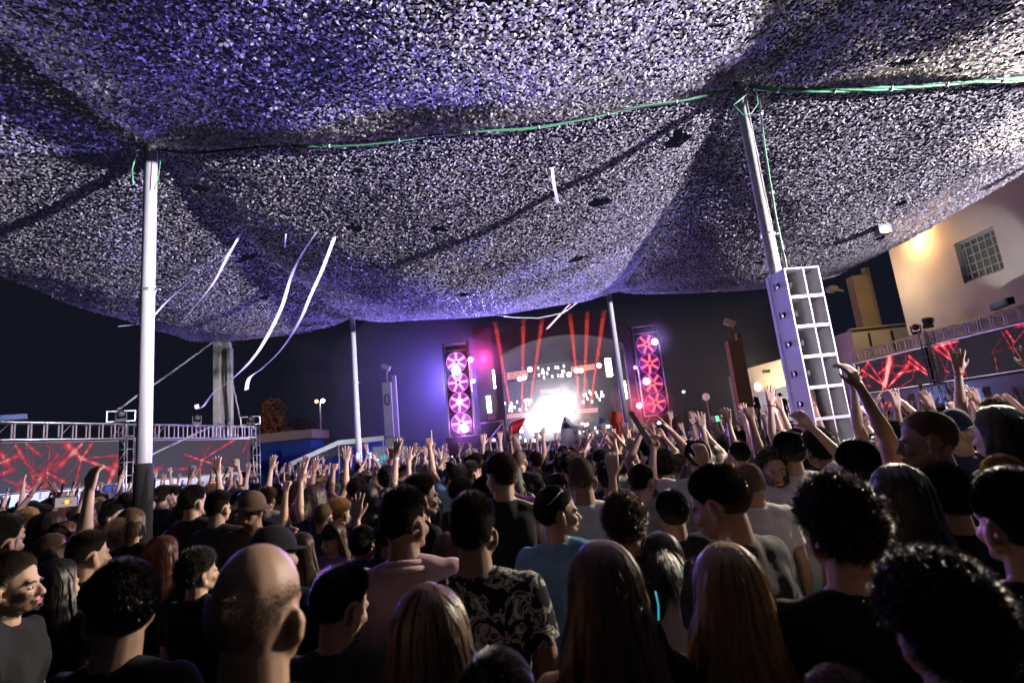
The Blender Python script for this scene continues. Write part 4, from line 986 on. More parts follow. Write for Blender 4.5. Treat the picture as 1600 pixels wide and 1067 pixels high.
# columns, ledge with gear and low buildings behind the right truss
def column(p, w, h, label, m, narrow=True, lampy=False, d=.6):
    t = thing('concrete_column', label, 'column', p, 0, 'tall slab columns round the site'); b = MB(); b.box((0, 0, h / 2), (w, d, h)); b.build('slab', m, t)
    if narrow: b = MB(); b.box((w / 2 + .16, .25, h / 2 + .25), (.26, .35, h + .5)); b.build('rib', m, t)
    if lampy:
        b = MB(); b.tube([(0, 0, h + .002), (0, 0, h + .95)], .07, 8); b.build('stem', m, t); b = MB(); b.box((0, -.1, h + 1.15), (.62, .4, .34), rot=Matrix.Rotation(.5, 4, 'Y')); b.build('lamp_head', M_GALV, t)
    return t
def colP(x, ytop, Y): q = P(x, ytop, Y); return q
M_SAND = mat('sand_concrete', (.36, .30, .20), .9, noise=.15, nscale=2, bump=.3, bscale=10)
q = P(1340, 432, 30); column((q.x, q.y, 0), 1.0, q.z, 'sand coloured column right of the speaker stack', M_SAND)
b = MB(); cq = P(1303, 452, 30); b.tube([(0, 0, 0), (.5, 0, -.15)], .08, 8); b.ell((-.1, 0, .02), (.34, .3, .22)); b.build('street_light', M_GALV, loc=cq, label='pale lamp head jutting left from the sand coloured column', cat='lamp')
led = thing('ledge_building', 'low cream rooftop ledge with railings behind the right truss', 'building', (21, 29.5, 0))
q = P(1370, 512, 28.5); b = MB(); b.box((0, 0, q.z / 2), (6.5, 2, q.z)); b.build('wall', M_CREAM, led); b = MB(); b.box((-.2, -1.05, q.z + .03), (6.4, .3, .08)); b.build('coping', M_SAND, led)
for i, xx in enumerate((-2.4, -1.2, 0)): b = MB(); b.box((xx, -1.03, q.z * .86), (.1, .04, q.z * .2)); b.build('panel_joint', M_DARK, led)
q = P(1440, 512, 24); moving_head((q.x, q.y - .4, q.z - .1), .4, 'black stage light on the right truss before the cream building')
q = P(1422, 520, 24.5); moving_head((q.x, q.y - .4, q.z - .15), -.6, 'smaller black stage light left of the one before the cream building')
lamp('bare_site_light', 'SPOT', (RX - .5, 12, 5.3), 16000, (.95, .95, 1), aim=(-13, 30, 5), cone=46, blend=.6, size=.1)  # bare spot without fixture, added to light the far left columns
lamp('bare_site_light', 'POINT', (17.3, 25.5, 7.5), 160, (1, .75, .45), size=.3)
q = P(1144, 533, 34); column((q.x, q.y, 0), .74, q.z, 'brown lit column left of the speaker stack with a lamp post on top', mat('brown_concrete', (.17, .11, .09), .9, noise=.15, nscale=2), lampy=True)
# far right low building and white fence
fb = thing('building', 'low cream building with a wall lamp left of the speaker stack', 'building', (0, 0, 0)); pA = P(1160, 578, 47); pB = P(1245, 549, 40)
b = MB(); zt = pA.z; b.add([(pA.x, pA.y, 0), (pB.x + 2, pB.y, 0), (pB.x + 2, pB.y, zt + 0.4), (pA.x, pA.y, zt), (pA.x + 1, pA.y + 6, 0), (pB.x + 3, pB.y + 6, 0), (pB.x + 3, pB.y + 6, zt + .4), (pA.x + 1, pA.y + 6, zt)], [(0, 1, 2, 3), (1, 5, 6, 2), (5, 4, 7, 6), (4, 0, 3, 7), (3, 2, 6, 7)]); b.build('wall', M_CREAM, fb)
q = P(1197, 580, 43.2); b = MB(); b.box(q[:], (.6, .1, .25)); b.build('vent', M_DARK, fb)
q = P(1184, 604, 43.6); b = MB(); b.ell(q[:], (.26, .2, .34)); b.build('lamp', em('porch_bulb', (1, .72, .35), 12), fb)
lamp('porch_light', 'POINT', (q.x, q.y - 1.2, q.z), 900, (1, .72, .42), size=.3)
pA = P(1172, 616, 36); pB = P(1250, 597, 34); b = MB(); b.add([(0, 0, 0), (pB.x - pA.x, pB.y - pA.y, 0), (pB.x - pA.x, pB.y - pA.y, pA.z + .3), (0, 0, pA.z), (0, .15, 0), (pB.x - pA.x, pB.y - pA.y + .15, 0), (pB.x - pA.x, pB.y - pA.y + .15, pA.z + .3), (0, .15, pA.z)], [(0, 1, 2, 3), (1, 5, 6, 2), (5, 4, 7, 6), (4, 0, 3, 7), (3, 2, 6, 7)])
b.build('fence_panel', M_TARP, loc=(pA.x, pA.y, 0), label='plain white fence sheet behind two standing people', cat='fence')
wk = thing('added_work_lamp', 'added small work lamp on the platform lighting the white fence', 'lamp', (15.6, 26.2, 1.25)); b = MB(); b.tube([(0, 0, 0), (0, 0, .9)], .02, 6); b.build('stand', M_DARK, wk); b = MB(); b.box((0, .02, 1.0), (.25, .12, .18)); b.build('head', M_DARK, wk)  # work lamp added to brighten the white fence
lamp('added_work_light', 'SPOT', (15.6, 26.6, 2.35), 2000, (1, .96, .95), aim=(17.2, 35, 2.6), cone=42, blend=.6, size=.1)
q = P(1200, 650, 25); b = MB(); b.box((0, 0, .62), (7, 2.2, 1.24)); b.build('platform', M_DARK, loc=(12.9, 25.6, 0), label='dark raised platform with two people left of the speakers', cat='platform')
q = P(1103, 620, 40); gl = thing('globe_lamp', 'white globe lamp on a thin post right of the stage', 'lamp', (q.x, q.y, 0)); b = MB(); b.ell((0, 0, q.z), (.26, .26, .28), 16, 10); b.build('globe', mat('opal_globe', (.75, .72, .70), .3, emit=(.8, .7, .7), es=.25), gl); b = MB(); b.tube([(0, 0, 0), (0, 0, q.z - .25)], .05, 8); b.build('post', M_GALV, gl)
q = P(1068, 612, 120); sl = thing('street_lamp', 'tiny bright street lamp far away right of the stage', 'lamp', (q.x, q.y, 0)); b = MB(); b.tube([(0, 0, 0), (0, 0, q.z)], .08, 6); b.build('post', M_DARK, sl); b = MB(); b.ell((0, 0, q.z), (.28, .28, .2)); b.build('bulb', em('far_bulb', (1, .95, .9), 20), sl)

# ------------------------------------------------------------------ left background
q = P(341, 529, 30); cc = thing('concrete_column', 'pale twin column with cables behind the left truss', 'column', (q.x, q.y, 0), 0, 'tall slab columns round the site')
b = MB(); b.box((0, 0, q.z / 2), (.30, .5, q.z)); b.build('slab', M_CONC, cc); b = MB(); b.box((.36, .2, q.z / 2 - .1), (.40, .4, q.z - .3)); b.build('slab', M_CONC, cc); b = MB(); b.box((.72, -.1, q.z / 2 - .3), (.20, .3, q.z - .7)); b.build('slab', M_CONC, cc)
cable('guy_wire', [P(336, 532, 29.6), P(270, 580, 27), P(184, 640, 24.5)], .05, [M_GALV], 'long slanting guy wire from the twin column to the left truss', n=1)
cable('guy_wire', [P(357, 530, 29.5), P(362, 590, 29), P(375, 655, 28.5)], .04, [M_GALV], 'short steep guy wire right of the twin column', n=1)
cable('guy_wire', [P(337, 663, 26), P(300, 680, 23), P(232, 712, 20)], .035, [M_GALV], 'pale slanting rod running down behind the near left pole', n=1)
q = P(605, 598, 40); c2 = column((q.x, q.y, 0), .62, q.z, 'pale column with a floodlight on top right of the tent', M_CONC, narrow=True, lampy=True)
b = MB(); b.tube([(math.cos(a) * .17, -.33, 6.1 + math.sin(a) * .38) for a in np.linspace(0, 2 * PI, 17)], .05, 6, cap=False); b.build('hose_ring', M_BLACKPL, c2)
q = P(500, 628, 60); lp = thing('lamp_post', 'lamp post with one white and one orange lamp beside the tree', 'lamp post', (q.x, q.y, 0)); b = MB(); b.tube([(0, 0, 0), (0, 0, q.z)], [.12, .08], 8); b.build('post', M_GALV, lp)
for sx, c, nm in ((.35, (.75, .8, 1), 40), (-.35, (1, .5, .2), 4)): b = MB(); b.ell((sx, -.1, q.z + .1), (.22, .16, .20)); b.build('lamp_head', em('post_lamp', c, nm), lp)
def tree(p, h, r, label, n=5200, seed=1, col=(.05, .045, .02), group='trees behind the site'):
    t = thing('tree', label, 'tree', p, 0, group); r_ = np.random.RandomState(seed); b = MB(); b.tube([(0, 0, 0), (.1, 0, h * .3), (-.05, .1, h * .6)], [.28, .2, .1], 8)
    cs = []
    for k in range(13):
        a = r_.uniform(0, 2 * PI); rr = r * r_.uniform(.15, .75); z = h * r_.uniform(.32, .88); rr *= 1.1 - .6 * (z / h); c = np.array([math.cos(a) * rr, math.sin(a) * rr, z]); cs.append((c, r * r_.uniform(.28, .5)))
        b.tube([(0, 0, h * .25), tuple(c * .6 + np.array([0, 0, h * .12])), tuple(c)], [.12, .07, .03], 5)
    b.build('trunk', mat('bark', (.09, .06, .04), .9), t)
    v = []; 
    ci = r_.randint(0, len(cs), n); dd = r_.normal(size=(n, 3)); dd /= np.linalg.norm(dd, axis=1)[:, None]; rad = r_.uniform(.5, 1, n) ** .5
    c = np.array([cs[i][0] for i in ci]) + dd * (np.array([cs[i][1] for i in ci]) * rad)[:, None]
    e1 = r_.normal(size=(n, 3)); e1 /= np.linalg.norm(e1, axis=1)[:, None]; e2 = np.cross(e1, r_.normal(size=(n, 3))); e2 /= np.linalg.norm(e2, axis=1)[:, None]; s = r_.uniform(.10, .26, n)[:, None]
    V = np.stack([c - e1 * s, c - e2 * s * .5, c + e1 * s, c + e2 * s * .5], 1).reshape(-1, 3)
    link('crown', raw_mesh('crown', V, np.arange(n * 4).reshape(-1, 4), [mat('leaves', col, .7, noise=.3)]), t, kind='stuff')
    return t
q = P(436, 618, 62); tree((q.x, q.y, 0), q.z, 3.3, 'orange lit tree beside the lamp post', 7000, 3, (.10, .06, .03))
lamp('sodium_light', 'POINT', (q.x + .5, q.y - 6.5, 8.5), 700, (1, .38, .12), size=.3)
for i, (x, y, Y, r, nm) in enumerate(((400, 655, 66, 3.6, 'dark tree left of the orange lit tree'), (462, 640, 70, 4, 'dark tree right of the orange lit tree'), (655, 690, 60, 2.6, 'low dark tree left of the stage'), (1085, 650, 70, 4.5, 'dark tree behind the globe lamp'))):
    q = P(x, y, Y); tree((q.x, q.y, 0), q.z, r, nm, 3000, 10 + i, (.035, .04, .02))
# tan roofed low building, tent, billboards
rb = thing('building', 'low blue building with a tan roof edge right of the left truss', 'building', (0, 0, 0)); pa = P(402, 693, 45); pb = P(482, 697, 45)
b = MB(); b.box(((pa.x + pb.x) / 2, 46.5, pa.z + .35), (pb.x - pa.x + 1, 4, .7)); b.build('roof', M_ROOF, rb); b = MB(); b.box(((pa.x + pb.x) / 2, 47, pa.z / 2), (pb.x - pa.x, 3, pa.z - .004)); b.build('wall', M_BLUEW, rb)
tn = thing('marquee_tent', 'open white marquee tent behind the far left pole', 'tent', (0, 0, 0))
K = lambda x, y, Y: P(x, y, Y)[:]
a0, a1, a2, a3 = P(452, 722, 36), P(528, 688, 36), P(600, 688, 36), P(470, 730, 42); zt = a1.z; 
y0 = 36; b = MB()
v = [(a0.x, y0, a0.z), (a1.x, y0, zt), (a2.x, y0, zt), (a0.x, y0 + 7, a0.z), (a1.x, y0 + 7, zt), (a2.x, y0 + 7, zt)]
v += [(p[0], p[1], p[2] - .30) for p in v[:3]]
b.add(v, [(0, 1, 4, 3), (1, 2, 5, 4), (6, 7, 1, 0), (7, 8, 2, 1)]); b.build('roof', M_TARP, tn)
for x_, zz in ((a1.x, zt), ((a1.x + a2.x) / 2, zt), (a2.x - .1, zt), (a0.x + .2, a0.z)):
    b = MB(); b.tube([(x_, y0 + .1, 0), (x_, y0 + .1, zz - .05)], .05, 8); b.build('leg', M_GALV, tn)
for k in range(5):
    x_ = a0.x + (a1.x - a0.x) * (k + .5) / 5; b = MB(); zz = a0.z + (zt - a0.z) * (k + .5) / 5; b.tube([(x_, y0, zz - .06), (x_, y0 + 7, zz - .06)], .03, 6); b.build('rafter', M_GALV, tn)
lamp('tent_light', 'POINT', ((a0.x + a1.x) / 2 + 1, y0 - 3, 2.6), 260, (.85, .9, 1), size=.3)
b = MB(); p0 = P(560, 705, 44); b.box((0, 0, p0.z / 2 + .3), (9.5, .2, p0.z + .9)); b.build('blue_wall', M_BLUEW, loc=(p0.x - 1.5, 44.5, 0), label='blue boarding behind the marquee tent', cat='wall', kind='structure')
for x, w, nm, c, s in ((620, 1.45, 'square grey lit board right of the tent', (.35, .45, .55), .35), (592, .9, 'narrow pale board inside the tent', (.3, .4, .6), .35)):
    q = P(x, 697, 40); t = thing('lit_board', nm, 'sign', (q.x, q.y, 0)); b = MB(); b.box((0, 0, q.z - .65), (w, .08, 1.25)); b.build('panel', em('board_face', c, s), t); b = MB(); b.box((0, .1, (q.z - .7) / 2), (.1, .1, q.z - .7)); b.build('post', M_GALV, t)
    b = MB(); b.ell((0, -.05, q.z - 1.1), (w * .3, .02, .22), 14, 8); b.build('lamp', em('board_lamp', (.85, .92, 1), 3), t)
# ------------------------------------------------------------------ the stage
SY = 40.0
def SP(x, y, Y=SY): return P(x, y, Y)
st = thing('stage', 'dark concert stage with arched roof and lit LED wall', 'stage', (SP(870, 690).x, SY, 0)); ox = st.location.x
def sb(b, nm, m, **k):
    for v in b.v: v -= np.array([ox, SY, 0])
    return b.build(nm, m, st, **k)
L0, R0 = SP(772, 520), SP(975, 510)
zc = SP(875, 495).z; z_side = (L0.z + R0.z) / 2
b = MB(); b.box(((L0.x + R0.x) / 2, SY + 6, 1.0), (R0.x - L0.x + 3, 11, 2.0)); sb(b, 'deck', M_BLACK)
# arched roof front and barrel
arc = [(L0.x + (R0.x - L0.x) * t, z_side + (zc - z_side + .2) * (1 - (2 * t - 1) ** 2)) for t in np.linspace(0, 1, 17)]
v = []
for (x, z) in arc: v += [(x, SY, z), (x, SY, z - 1.6), (x, SY + 11, z), (x, SY + 11, z - 1.6)]
f = []
for i in range(16):
    k = 4 * i; f += [(k, k + 1, k + 5, k + 4), (k, k + 4, k + 6, k + 2), (k + 1, k + 3, k + 7, k + 5)]
b = MB(); b.add(v, f); sb(b, 'roof', M_BLACK)
b = MB(); b.box(((L0.x + R0.x) / 2, SY + 11.2, zc / 2), (R0.x - L0.x + 1, .3, zc)); sb(b, 'backdrop', mat('stage_backcloth', (.014, .014, .016), .95))
for x in (L0.x, R0.x): b = MB(); b.box((x, SY + .2, z_side / 2), (.5, .5, z_side - .2)); sb(b, 'leg', M_DARK)
for x0, x1 in ((737, 772), (978, 990)):
    a, c = SP(x0, 526), SP(x1, 524); b = MB(); b.box(((a.x + c.x) / 2, SY + 1, (a.z + 2) / 2), (c.x - a.x, .4, a.z - .2)); sb(b, 'wing_panel', M_BLACK)
# lit rectangles of the LED wall
pix = [(841, 575), (848, 582), (850, 590), (857, 576), (868, 574), (872, 574), (881, 572), (880, 580), (848, 578), (855, 583), (850, 589), (863, 588), (872, 587), (878, 587), (842, 586),
 (789, 630), (787, 636), (799, 630), (808, 628), (798, 635), (804, 636), (796, 641), (800, 641), (812, 640), (820, 626), (824, 625), (822, 632), (830, 626), (827, 631), (822, 639), (784, 643),
 (914, 617), (923, 615), (918, 623), (925, 627), (931, 614), (933, 619), (941, 618), (911, 628), (898, 618), (937, 624), (921, 612), (940, 613),
 (815, 674), (813, 683), (821, 688), (830, 673), (833, 679), (831, 687), (837, 688), (801, 700), (812, 699), (822, 700), (914, 664), (917, 663), (923, 680), (926, 677), (933, 675), (938, 674), (941, 674), (944, 665), (950, 666), (930, 669), (912, 672), (906, 676), (918, 674), (948, 678)]
led_on = em('led_white', (1, .97, .98), 3.0)
for i, (x, y) in enumerate(pix):
    q = SP(x, y, SY + 8); b = MB(); w = .30 if i % 6 == 1 else .14; b.box((q.x, q.y, q.z), (w, .08, .25)); sb(b, 'led_tile', led_on)
# rows of warm led strips
b = MB()
for (x0, y0, x1, y1, rows) in ((793, 583, 826, 579, 5), (893, 574, 930, 569, 4), (845, 610, 876, 607, 3), (793, 648, 830, 645, 3), (905, 640, 935, 638, 3), (842, 668, 880, 668, 4)):
    for r in range(rows):
        n = int((x1 - x0) / 1.7)
        for k in range(n):
            q = SP(x0 + (x1 - x0) * k / n, y0 + (y1 - y0) * k / n + r * 2.3, SY + 7.5); b.box(q[:], (.055, .04, .055))
sb(b, 'led_strip', em('led_warm', (1, .35, .28), 3.0), kind='stuff')
# fixture bars
for x, y, w, h in ((775, 592, .42, 1.35), (764, 632, .30, 1.25), (951, 574, .42, 1.35), (976, 609, .26, 1.3), (993, 609, .10, 1.25)):
    q = SP(x, y + 0, SY + .4); b = MB(); b.box(q[:], (w, .2, h)); sb(b, 'light_bar', em('bar_white', (1, .98, 1), 9))
for x, y, c, s in ((828, 577, (1, .5, .5), 18), (819, 590, (1, .45, .42), 12), (812, 592, (1, .4, .4), 8), (889, 585, (1, .35, .4), 14), (901, 579, (1, .45, .4), 14), (908, 579, (1, .45, .4), 8), (936, 571, (1, .3, .35), 18)):
    q = SP(x, y, SY + 5); b = MB(); b.ell(q[:], (.20, .15, .20)); sb(b, 'blinder', em('blinder_red', c, s))
# scaffold left of the deck
for (x0, y0, x1, y1) in ((742, 663, 786, 657), (786, 657, 790, 700), (755, 700, 785, 661), (742, 663, 745, 705)):
    b = MB(); b.tube([SP(x0, y0, SY - .5), SP(x1, y1, SY - .5)], .06, 6); sb(b, 'scaffold_tube', M_METAL)
for (x, y) in ((768, 650), (791, 672)): q = SP(x, y, SY - .4); b = MB(); b.box((q.x, q.y, q.z), (.5, .3, .5)); sb(b, 'speaker_box', M_GALV)
# truss rows seen dimly above the wall
for y in (570, 595): a, c = SP(785, y + 5, SY + 4), SP(960, y - 12, SY + 4); b = MB(); b.tube([a, c], .06, 6); sb(b, 'lighting_bar', M_DARK)

# fan towers
def fan_tower(xt, yt, xb, yb, hot, label, warm):
    q0, q1 = SP(xt, yt, SY - 1), SP(xb, yb, SY - 1); X = (q0.x + q1.x) / 2; zt, zb = q0.z, q1.z; stp = (zt - zb) / 3
    t = thing('fan_tower', label, 'fan tower', (X, SY - 1, 0), 0, 'scaffold towers of lit fans beside the stage'); w = .88; hi = zt + stp * .95; lo = zb - stp * .62
    for sx in (-1, 1):
        for sy in (0, 1): b = MB(); b.tube([(sx * w, sy * 1.2, 0), (sx * w, sy * 1.2, hi + (.25 if sx > 0 else 0))], .05, 6); b.build('upright', M_METAL, t)
    for z in (lo, hi - .5, hi): b = MB(); b.tube([(-w, 0, z), (w, 0, z)], .04, 6); b.build('ledger', M_METAL, t)
    b = MB(); b.box((0, .9, (lo + hi) / 2), (2 * w - .1, .05, hi - lo)); b.build('backing', M_BLACK, t)
    b = MB(); b.box((0, .35, lo / 2), (2 * w + .5, 1.4, lo - .1)); b.build('skirt', M_BLACK, t)
    rim = em('fan_rim_glow', (1, .22, .95) if not warm else (.8, .08, .75), .9 if not warm else .5); bl = em('fan_blade_hot', (1, .14, .20) if warm else (1, .42, .92), 1.7 if not warm else 1.35); hole = em('fan_back_glow', (.50, .03, .60) if not warm else (.40, .005, .22), .75 if not warm else .22)
    for k in range(4):
        z = zt - stp * k; fan = MB(); R = .72
        b = MB(); b.box((0, .35, z), (1.66, .5, stp - .12)); 
        hs = b.build('fan_housing', M_BLACK, t)
        b = MB(); b.tube([(0, .08, z), (0, .06, z)], R * .97, 28); b.build('back_light', hole, hs)
        b = MB(); b.tube([(math.cos(a) * R, .03, z + math.sin(a) * R) for a in np.linspace(0, 2 * PI, 29)], .035, 6, cap=False); b.build('rim', rim, hs)
        a0 = rnd.uniform(0, 1)
        for j in range(6):
            a = a0 + j * PI / 3; b = MB(); ca, sa = math.cos(a), math.sin(a)
            b.box((ca * R * .52, .0, z + sa * R * .52), (R * .86, .05, .17), rot=Matrix.Rotation(-a, 4, 'Y') @ Matrix.Rotation(.35, 4, 'X')); b.build('blade', bl, hs)
        b = MB(); b.tube([(0, -.05, z), (0, .02, z)], .10, 12); b.build('hub', M_DARK, hs)
    for (k, dx, dz, c, s, r) in hot:
        z = zt - stp * k; b = MB(); b.ell((dx, -.15, z + dz), (r, .1, r)); b.build('lamp_head', em('fan_tower_lamp', c, s), t)
    return t, X, zt, stp
T1 = fan_tower(712, 566, 722, 661, [(0, -.05, -.62, (.55, .8, 1), 30, .30), (3, .2, -.4, (1, .55, 1), 22, .26), (0, 1.05, .05, (1, .5, .85), 16, .18), (1, 1.1, -.05, (1, .75, 1), 14, .13), (2, .0, .1, (1, .8, 1), 10, .2)], 'scaffold tower of four pink lit fans left of the stage', False)
T2 = fan_tower(1010, 538, 1025, 629, [(0, .55, .1, (.55, .5, 1), 14, .22), (2, -.45, .15, (1, .6, 1), 14, .24), (3, -1.2, -.1, (1, .15, .25), 22, .20), (1, -1.1, -.2, (1, .25, .5), 8, .12)], 'scaffold tower of four red lit fans right of the stage', True)

# light of the stage
c0 = SP(862, 650, SY + 3.5)
for (x, y, r, e, nm) in ((838, 668, .55, 45, 'strobe'), (862, 652, .9, 60, 'strobe'), (885, 640, .7, 60, 'strobe'), (886, 620, .35, 40, 'strobe')):
    q = SP(x, y, SY + 3.5); b = MB(); b.box(q[:], (r * 1.5, .2, r)); sb(b, nm, em('strobe_white', (1, 1, 1), e))
lamp('strobe_light', 'POINT', (c0.x, c0.y - 1.0, c0.z), 1300, (1, .98, 1), size=.5)
lamp('strobe_light', 'POINT', (c0.x + 1.3, c0.y - 1.0, c0.z + 1.2), 250, (1, .98, 1), size=.5)
lamp('strobe_light', 'SPOT', (c0.x, c0.y - 2.0, c0.z + .5), 3500, (1, .95, 1), aim=(1, 8, 4.0), cone=70, blend=.5, size=.5)
def at(t, k, dx, dz, dy=-.6): return (t[1] + dx, SY - 1 + dy, t[2] - t[3] * k + dz)
lamp('tower_light', 'SPOT', at(T1, 0, -.05, -.6), 9000, (.22, .18, 1), aim=(-3.5, 8, 5.2), cone=46, blend=.7, size=.3)
lamp('tower_light', 'POINT', at(T1, 1, -.6, .3, 2.6), 5200, (.20, .13, 1), size=.3)
lamp('tower_light', 'POINT', at(T1, 0, 1.9, .2, .9), 700, (1, .05, .30), size=.2)
lamp('tower_light', 'POINT', at(T1, 3, .2, -.4, -.9), 150, (.7, .1, 1), size=.3)
lamp('tower_light', 'SPOT', at(T1, 3, .2, -.3), 14000, (.55, .25, 1), aim=(0, 6, 1.8), cone=60, blend=.6, size=.3)
lamp('tower_light', 'POINT', at(T2, 3, -1.3, -.1, -.9), 420, (1, .03, .12), size=.2)
lamp('tower_light', 'POINT', at(T2, 1, -1.1, 0, -.9), 250, (.35, .12, 1), size=.3)
lamp('tower_light', 'SPOT', at(T2, 0, .4, .1), 9000, (.5, .3, 1), aim=(3, 8, 4.5), cone=50, blend=.6, size=.3)
for x0, e in ((L0.x - .5, 105000), (R0.x + .2, 50000)):  # wash lamps added to throw blue up under the net
    wl_ = thing('added_wash_light', 'added blue wash light at the %s front corner of the stage' % ('left' if e > 1e5 else 'right'), 'stage light', (x0, SY - 5.2, 2.0)); b = MB(); b.box((0, 0, .1), (.4, .3, .2)); b.build('base', M_DARK, wl_); b = MB(); b.tube([(0, .1, .35), (0, -.12, .38)], [.12, .15], 14); b.build('head', M_DARK, wl_); b = MB(); b.tube([(0, -.125, .38), (0, -.13, .38)], .12, 14); b.build('lens', em('added_wash_lens', (.35, .3, 1), 8), wl_)
    lamp('added_wash_beam', 'SPOT', (x0, SY - 5.4, 2.38), e, (.26, .20, 1), aim=(-1.5, 11, 5.3), cone=27, blend=.9, size=.15)
# red beams
for (x0, y0, x1, y1) in ((803, 668, 775, 512), (815, 668, 818, 500), (823, 668, 845, 515), (909, 662, 893, 512), (911, 662, 917, 508), (918, 662, 942, 500)):
    a, c = SP(x0, y0, SY - 1.0), SP(x1, y1, SY - 1.3)
    b = MB(); b.ell(a[:], (.09, .09, .08)); sb(b, 'beam_lamp', em('beam_lens', (1, .3, .2), 10))
    lamp('beam_light', 'SPOT', (a + (c - a).normalized() * .25)[:], 2300000, (1, .06, .035), aim=c[:], cone=3.1, blend=.5, size=.02)
# smoke over the stage
def volume(name, c, d, dens, label_col=(.85, .85, .88), aniso=.2, ell=False, rot=0):
    m = bpy.data.materials.new(name); m.use_nodes = True; nt = m.node_tree; nt.nodes.remove(nt.nodes['Principled BSDF']); v = nt.nodes.new('ShaderNodeVolumePrincipled')
    v.inputs['Color'].default_value = (*label_col, 1); v.inputs['Density'].default_value = dens; v.inputs['Anisotropy'].default_value = aniso
    nt.links.new(v.outputs[0], nt.nodes['Material Output'].inputs['Volume'])
    b = MB()
    if ell:
        b.ell((0, 0, 0), (1, 1, 1), 32, 20, smooth=True); r_ = np.random.RandomState(3); vv = b.v[0]; h = sum(np.sin(vv @ (r_.normal(size=3) * 4) + r_.uniform(0, 6)) for _ in range(6)) * .06
        b.v[0] = vv * (1 + h)[:, None] * np.array(d) / 2
        b.v[0] = b.v[0] @ np.array(Matrix.Rotation(rot, 3, 'Y')).T
    else: b.box((0, 0, 0), d)
    return b.build(name, m, loc=c, kind='stuff')
SMOKE = volume('smoke', ((T1[1] + T2[1]) / 2 - 1, SY - 1 + 4.5, 5.1), (34, 17, 10.4), .007)
SMOKE2 = volume('smoke', ((T1[1] + T2[1]) / 2 - 1, SY - 1 + 4.5, 10.31 + .25), (34, 17, .5), .003); SMOKE2['label'] = 'thin top of the smoke over the stage'
def puff(x, y, Y, d, dens, rot, label): o = volume('smoke_cloud', SP(x, y, Y)[:], d, dens, ell=True, rot=rot); o['label'] = label
puff(850, 652, SY + 2.2, (4.6, 3.0, 2.6), .22, -.5, 'dense white smoke over the strobe'); puff(858, 642, SY + 2.3, (6.6, 4.0, 4.2), .06, -.6, 'thinner smoke round the strobe'); puff(868, 630, SY + 2.4, (9.5, 5.0, 7.0), .025, -.3, 'smoke drifting before the LED wall')
puff(665, 600, SY + 1.0, (15.0, 6.0, 13), .022, 0, 'smoke left of the left fan tower'); puff(757, 560, SY + 1, (5.0, 4.0, 4.0), .04, 0, 'smoke between the left fan tower and the stage'); puff(1003, 632, SY - 2.2, (4.0, 3.0, 3.6), .05, 0, 'smoke by the foot of the right fan tower')
# ------------------------------------------------------------------ the crowd
STAGE = Vector((3.2, 40, 0))
HEADW = {None: .152, 'ring': .152, 'buzz': .158, 'fade': .160, 'short': .180, 'spiky': .185, 'slick': .182, 'curly': .215, 'afro': .245, 'long': .188, 'bob': .188, 'pony': .18}
HEADT = {None: 0, 'ring': 0, 'buzz': .004, 'fade': .02, 'short': .016, 'spiky': .03, 'slick': .018, 'curly': .035, 'afro': .05, 'long': .022, 'bob': .022, 'pony': .022}
PLACED = []         # (x, y, head pixel x, y, radius, depth)
def hero(x, ytop, w, label, hair='short', rz=None, hz=None, **k):
    hw = HEADW[hair] * 1.17
    d = FPX * hw / w
    ray = _F * FPX + _R * (x - 800) - _U * (ytop - 533.5)
    p = Vector((0, 0, CAM_Z)) + ray * (d / FPX)
    h = p.z - HEADT[hair] * .95
    if h < 1.48 or h > 2.0: print('height', label, round(h, 2))
    h = min(2.0, max(1.45, h))
    face_stage = math.atan2(-(STAGE.x - p.x), STAGE.y - p.y)
    t = person((p.x, p.y, 0), face_stage if rz is None else math.radians(rz), h, hair=hair, label=label, group=None, **k)
    PLACED.append((p.x, p.y, x, ytop + w * .6, w * .5, d)); return t
D = dict
# nearest rows, back views (rz in degrees: 0 looks to the stage, negative looks to the right)
hero(403, 847, 143, 'balding man with cropped grey stubble and bare shining crown, lower left', hair='ring', hcol='brown', shirt='navy', skin=1, yaw=-.05)
hero(192, 868, 118, 'man with short black hair and bare tan neck, lower left', hair='short', shirt='black', skin=1, yaw=-1.0)
hero(20, 858, 82, 'bearded man in profile looking right at the left edge', hair='short', rz=-72, hcol='dark brown', shirt='black', face=True, beard=True)
hero(524, 882, 100, 'man with slicked glossy black hair looking down to the right', hair='slick', shirt='charcoal', yaw=.5, pitch=-.25)
hero(668, 912, 140, 'woman with straight brown hair in front of the pink polo man', hair='long', hcol='brown', shirt='black', sleeve='tank')
hero(935, 846, 128, 'woman with very long dark brown hair, lower middle', hair='long', hcol='brown', shirt='black', sleeve='tank', rz=8)
hero(1128, 848, 124, 'woman with brown and golden straight hair, lower right of the middle', hair='long', hcol='golden', shirt='black', rz=-8)
hero(735, 766, 80, 'man with cropped hair in a dark tropical print shirt', hair='fade', hcol='dark brown', shirt='printed', skin=1)
hero(629, 757, 72, 'man in a pale pink polo shirt seen from behind', hair='fade', hcol='black', shirt='pink', skin=1, yaw=.35, collar=True)
hero(866, 756, 66, 'smiling man in a light blue tee with white sunglasses on his head', hair='short', hcol='dark brown', shirt='blue', rz=-10, yaw=1.15, face=True, glasses='up')
hero(970, 766, 88, 'person with curly light brown hair and bare neck', hair='curly', hcol='brown', shirt='charcoal', sleeve='tank', yaw=.2, aR='chest')
hero(1124, 720, 90, 'tall man in a black tee looking down to the left', hair='short', hcol='dark brown', shirt='charcoal', rz=28, yaw=-.35, pitch=-.3)
hero(1292, 736, 145, 'person with a big dark curly head right of the middle', hair='curly', hcol='dark brown', shirt='black')
hero(1392, 726, 84, 'person with dark wavy hair behind the big curly head', hair='long', hcol='black', shirt='black')
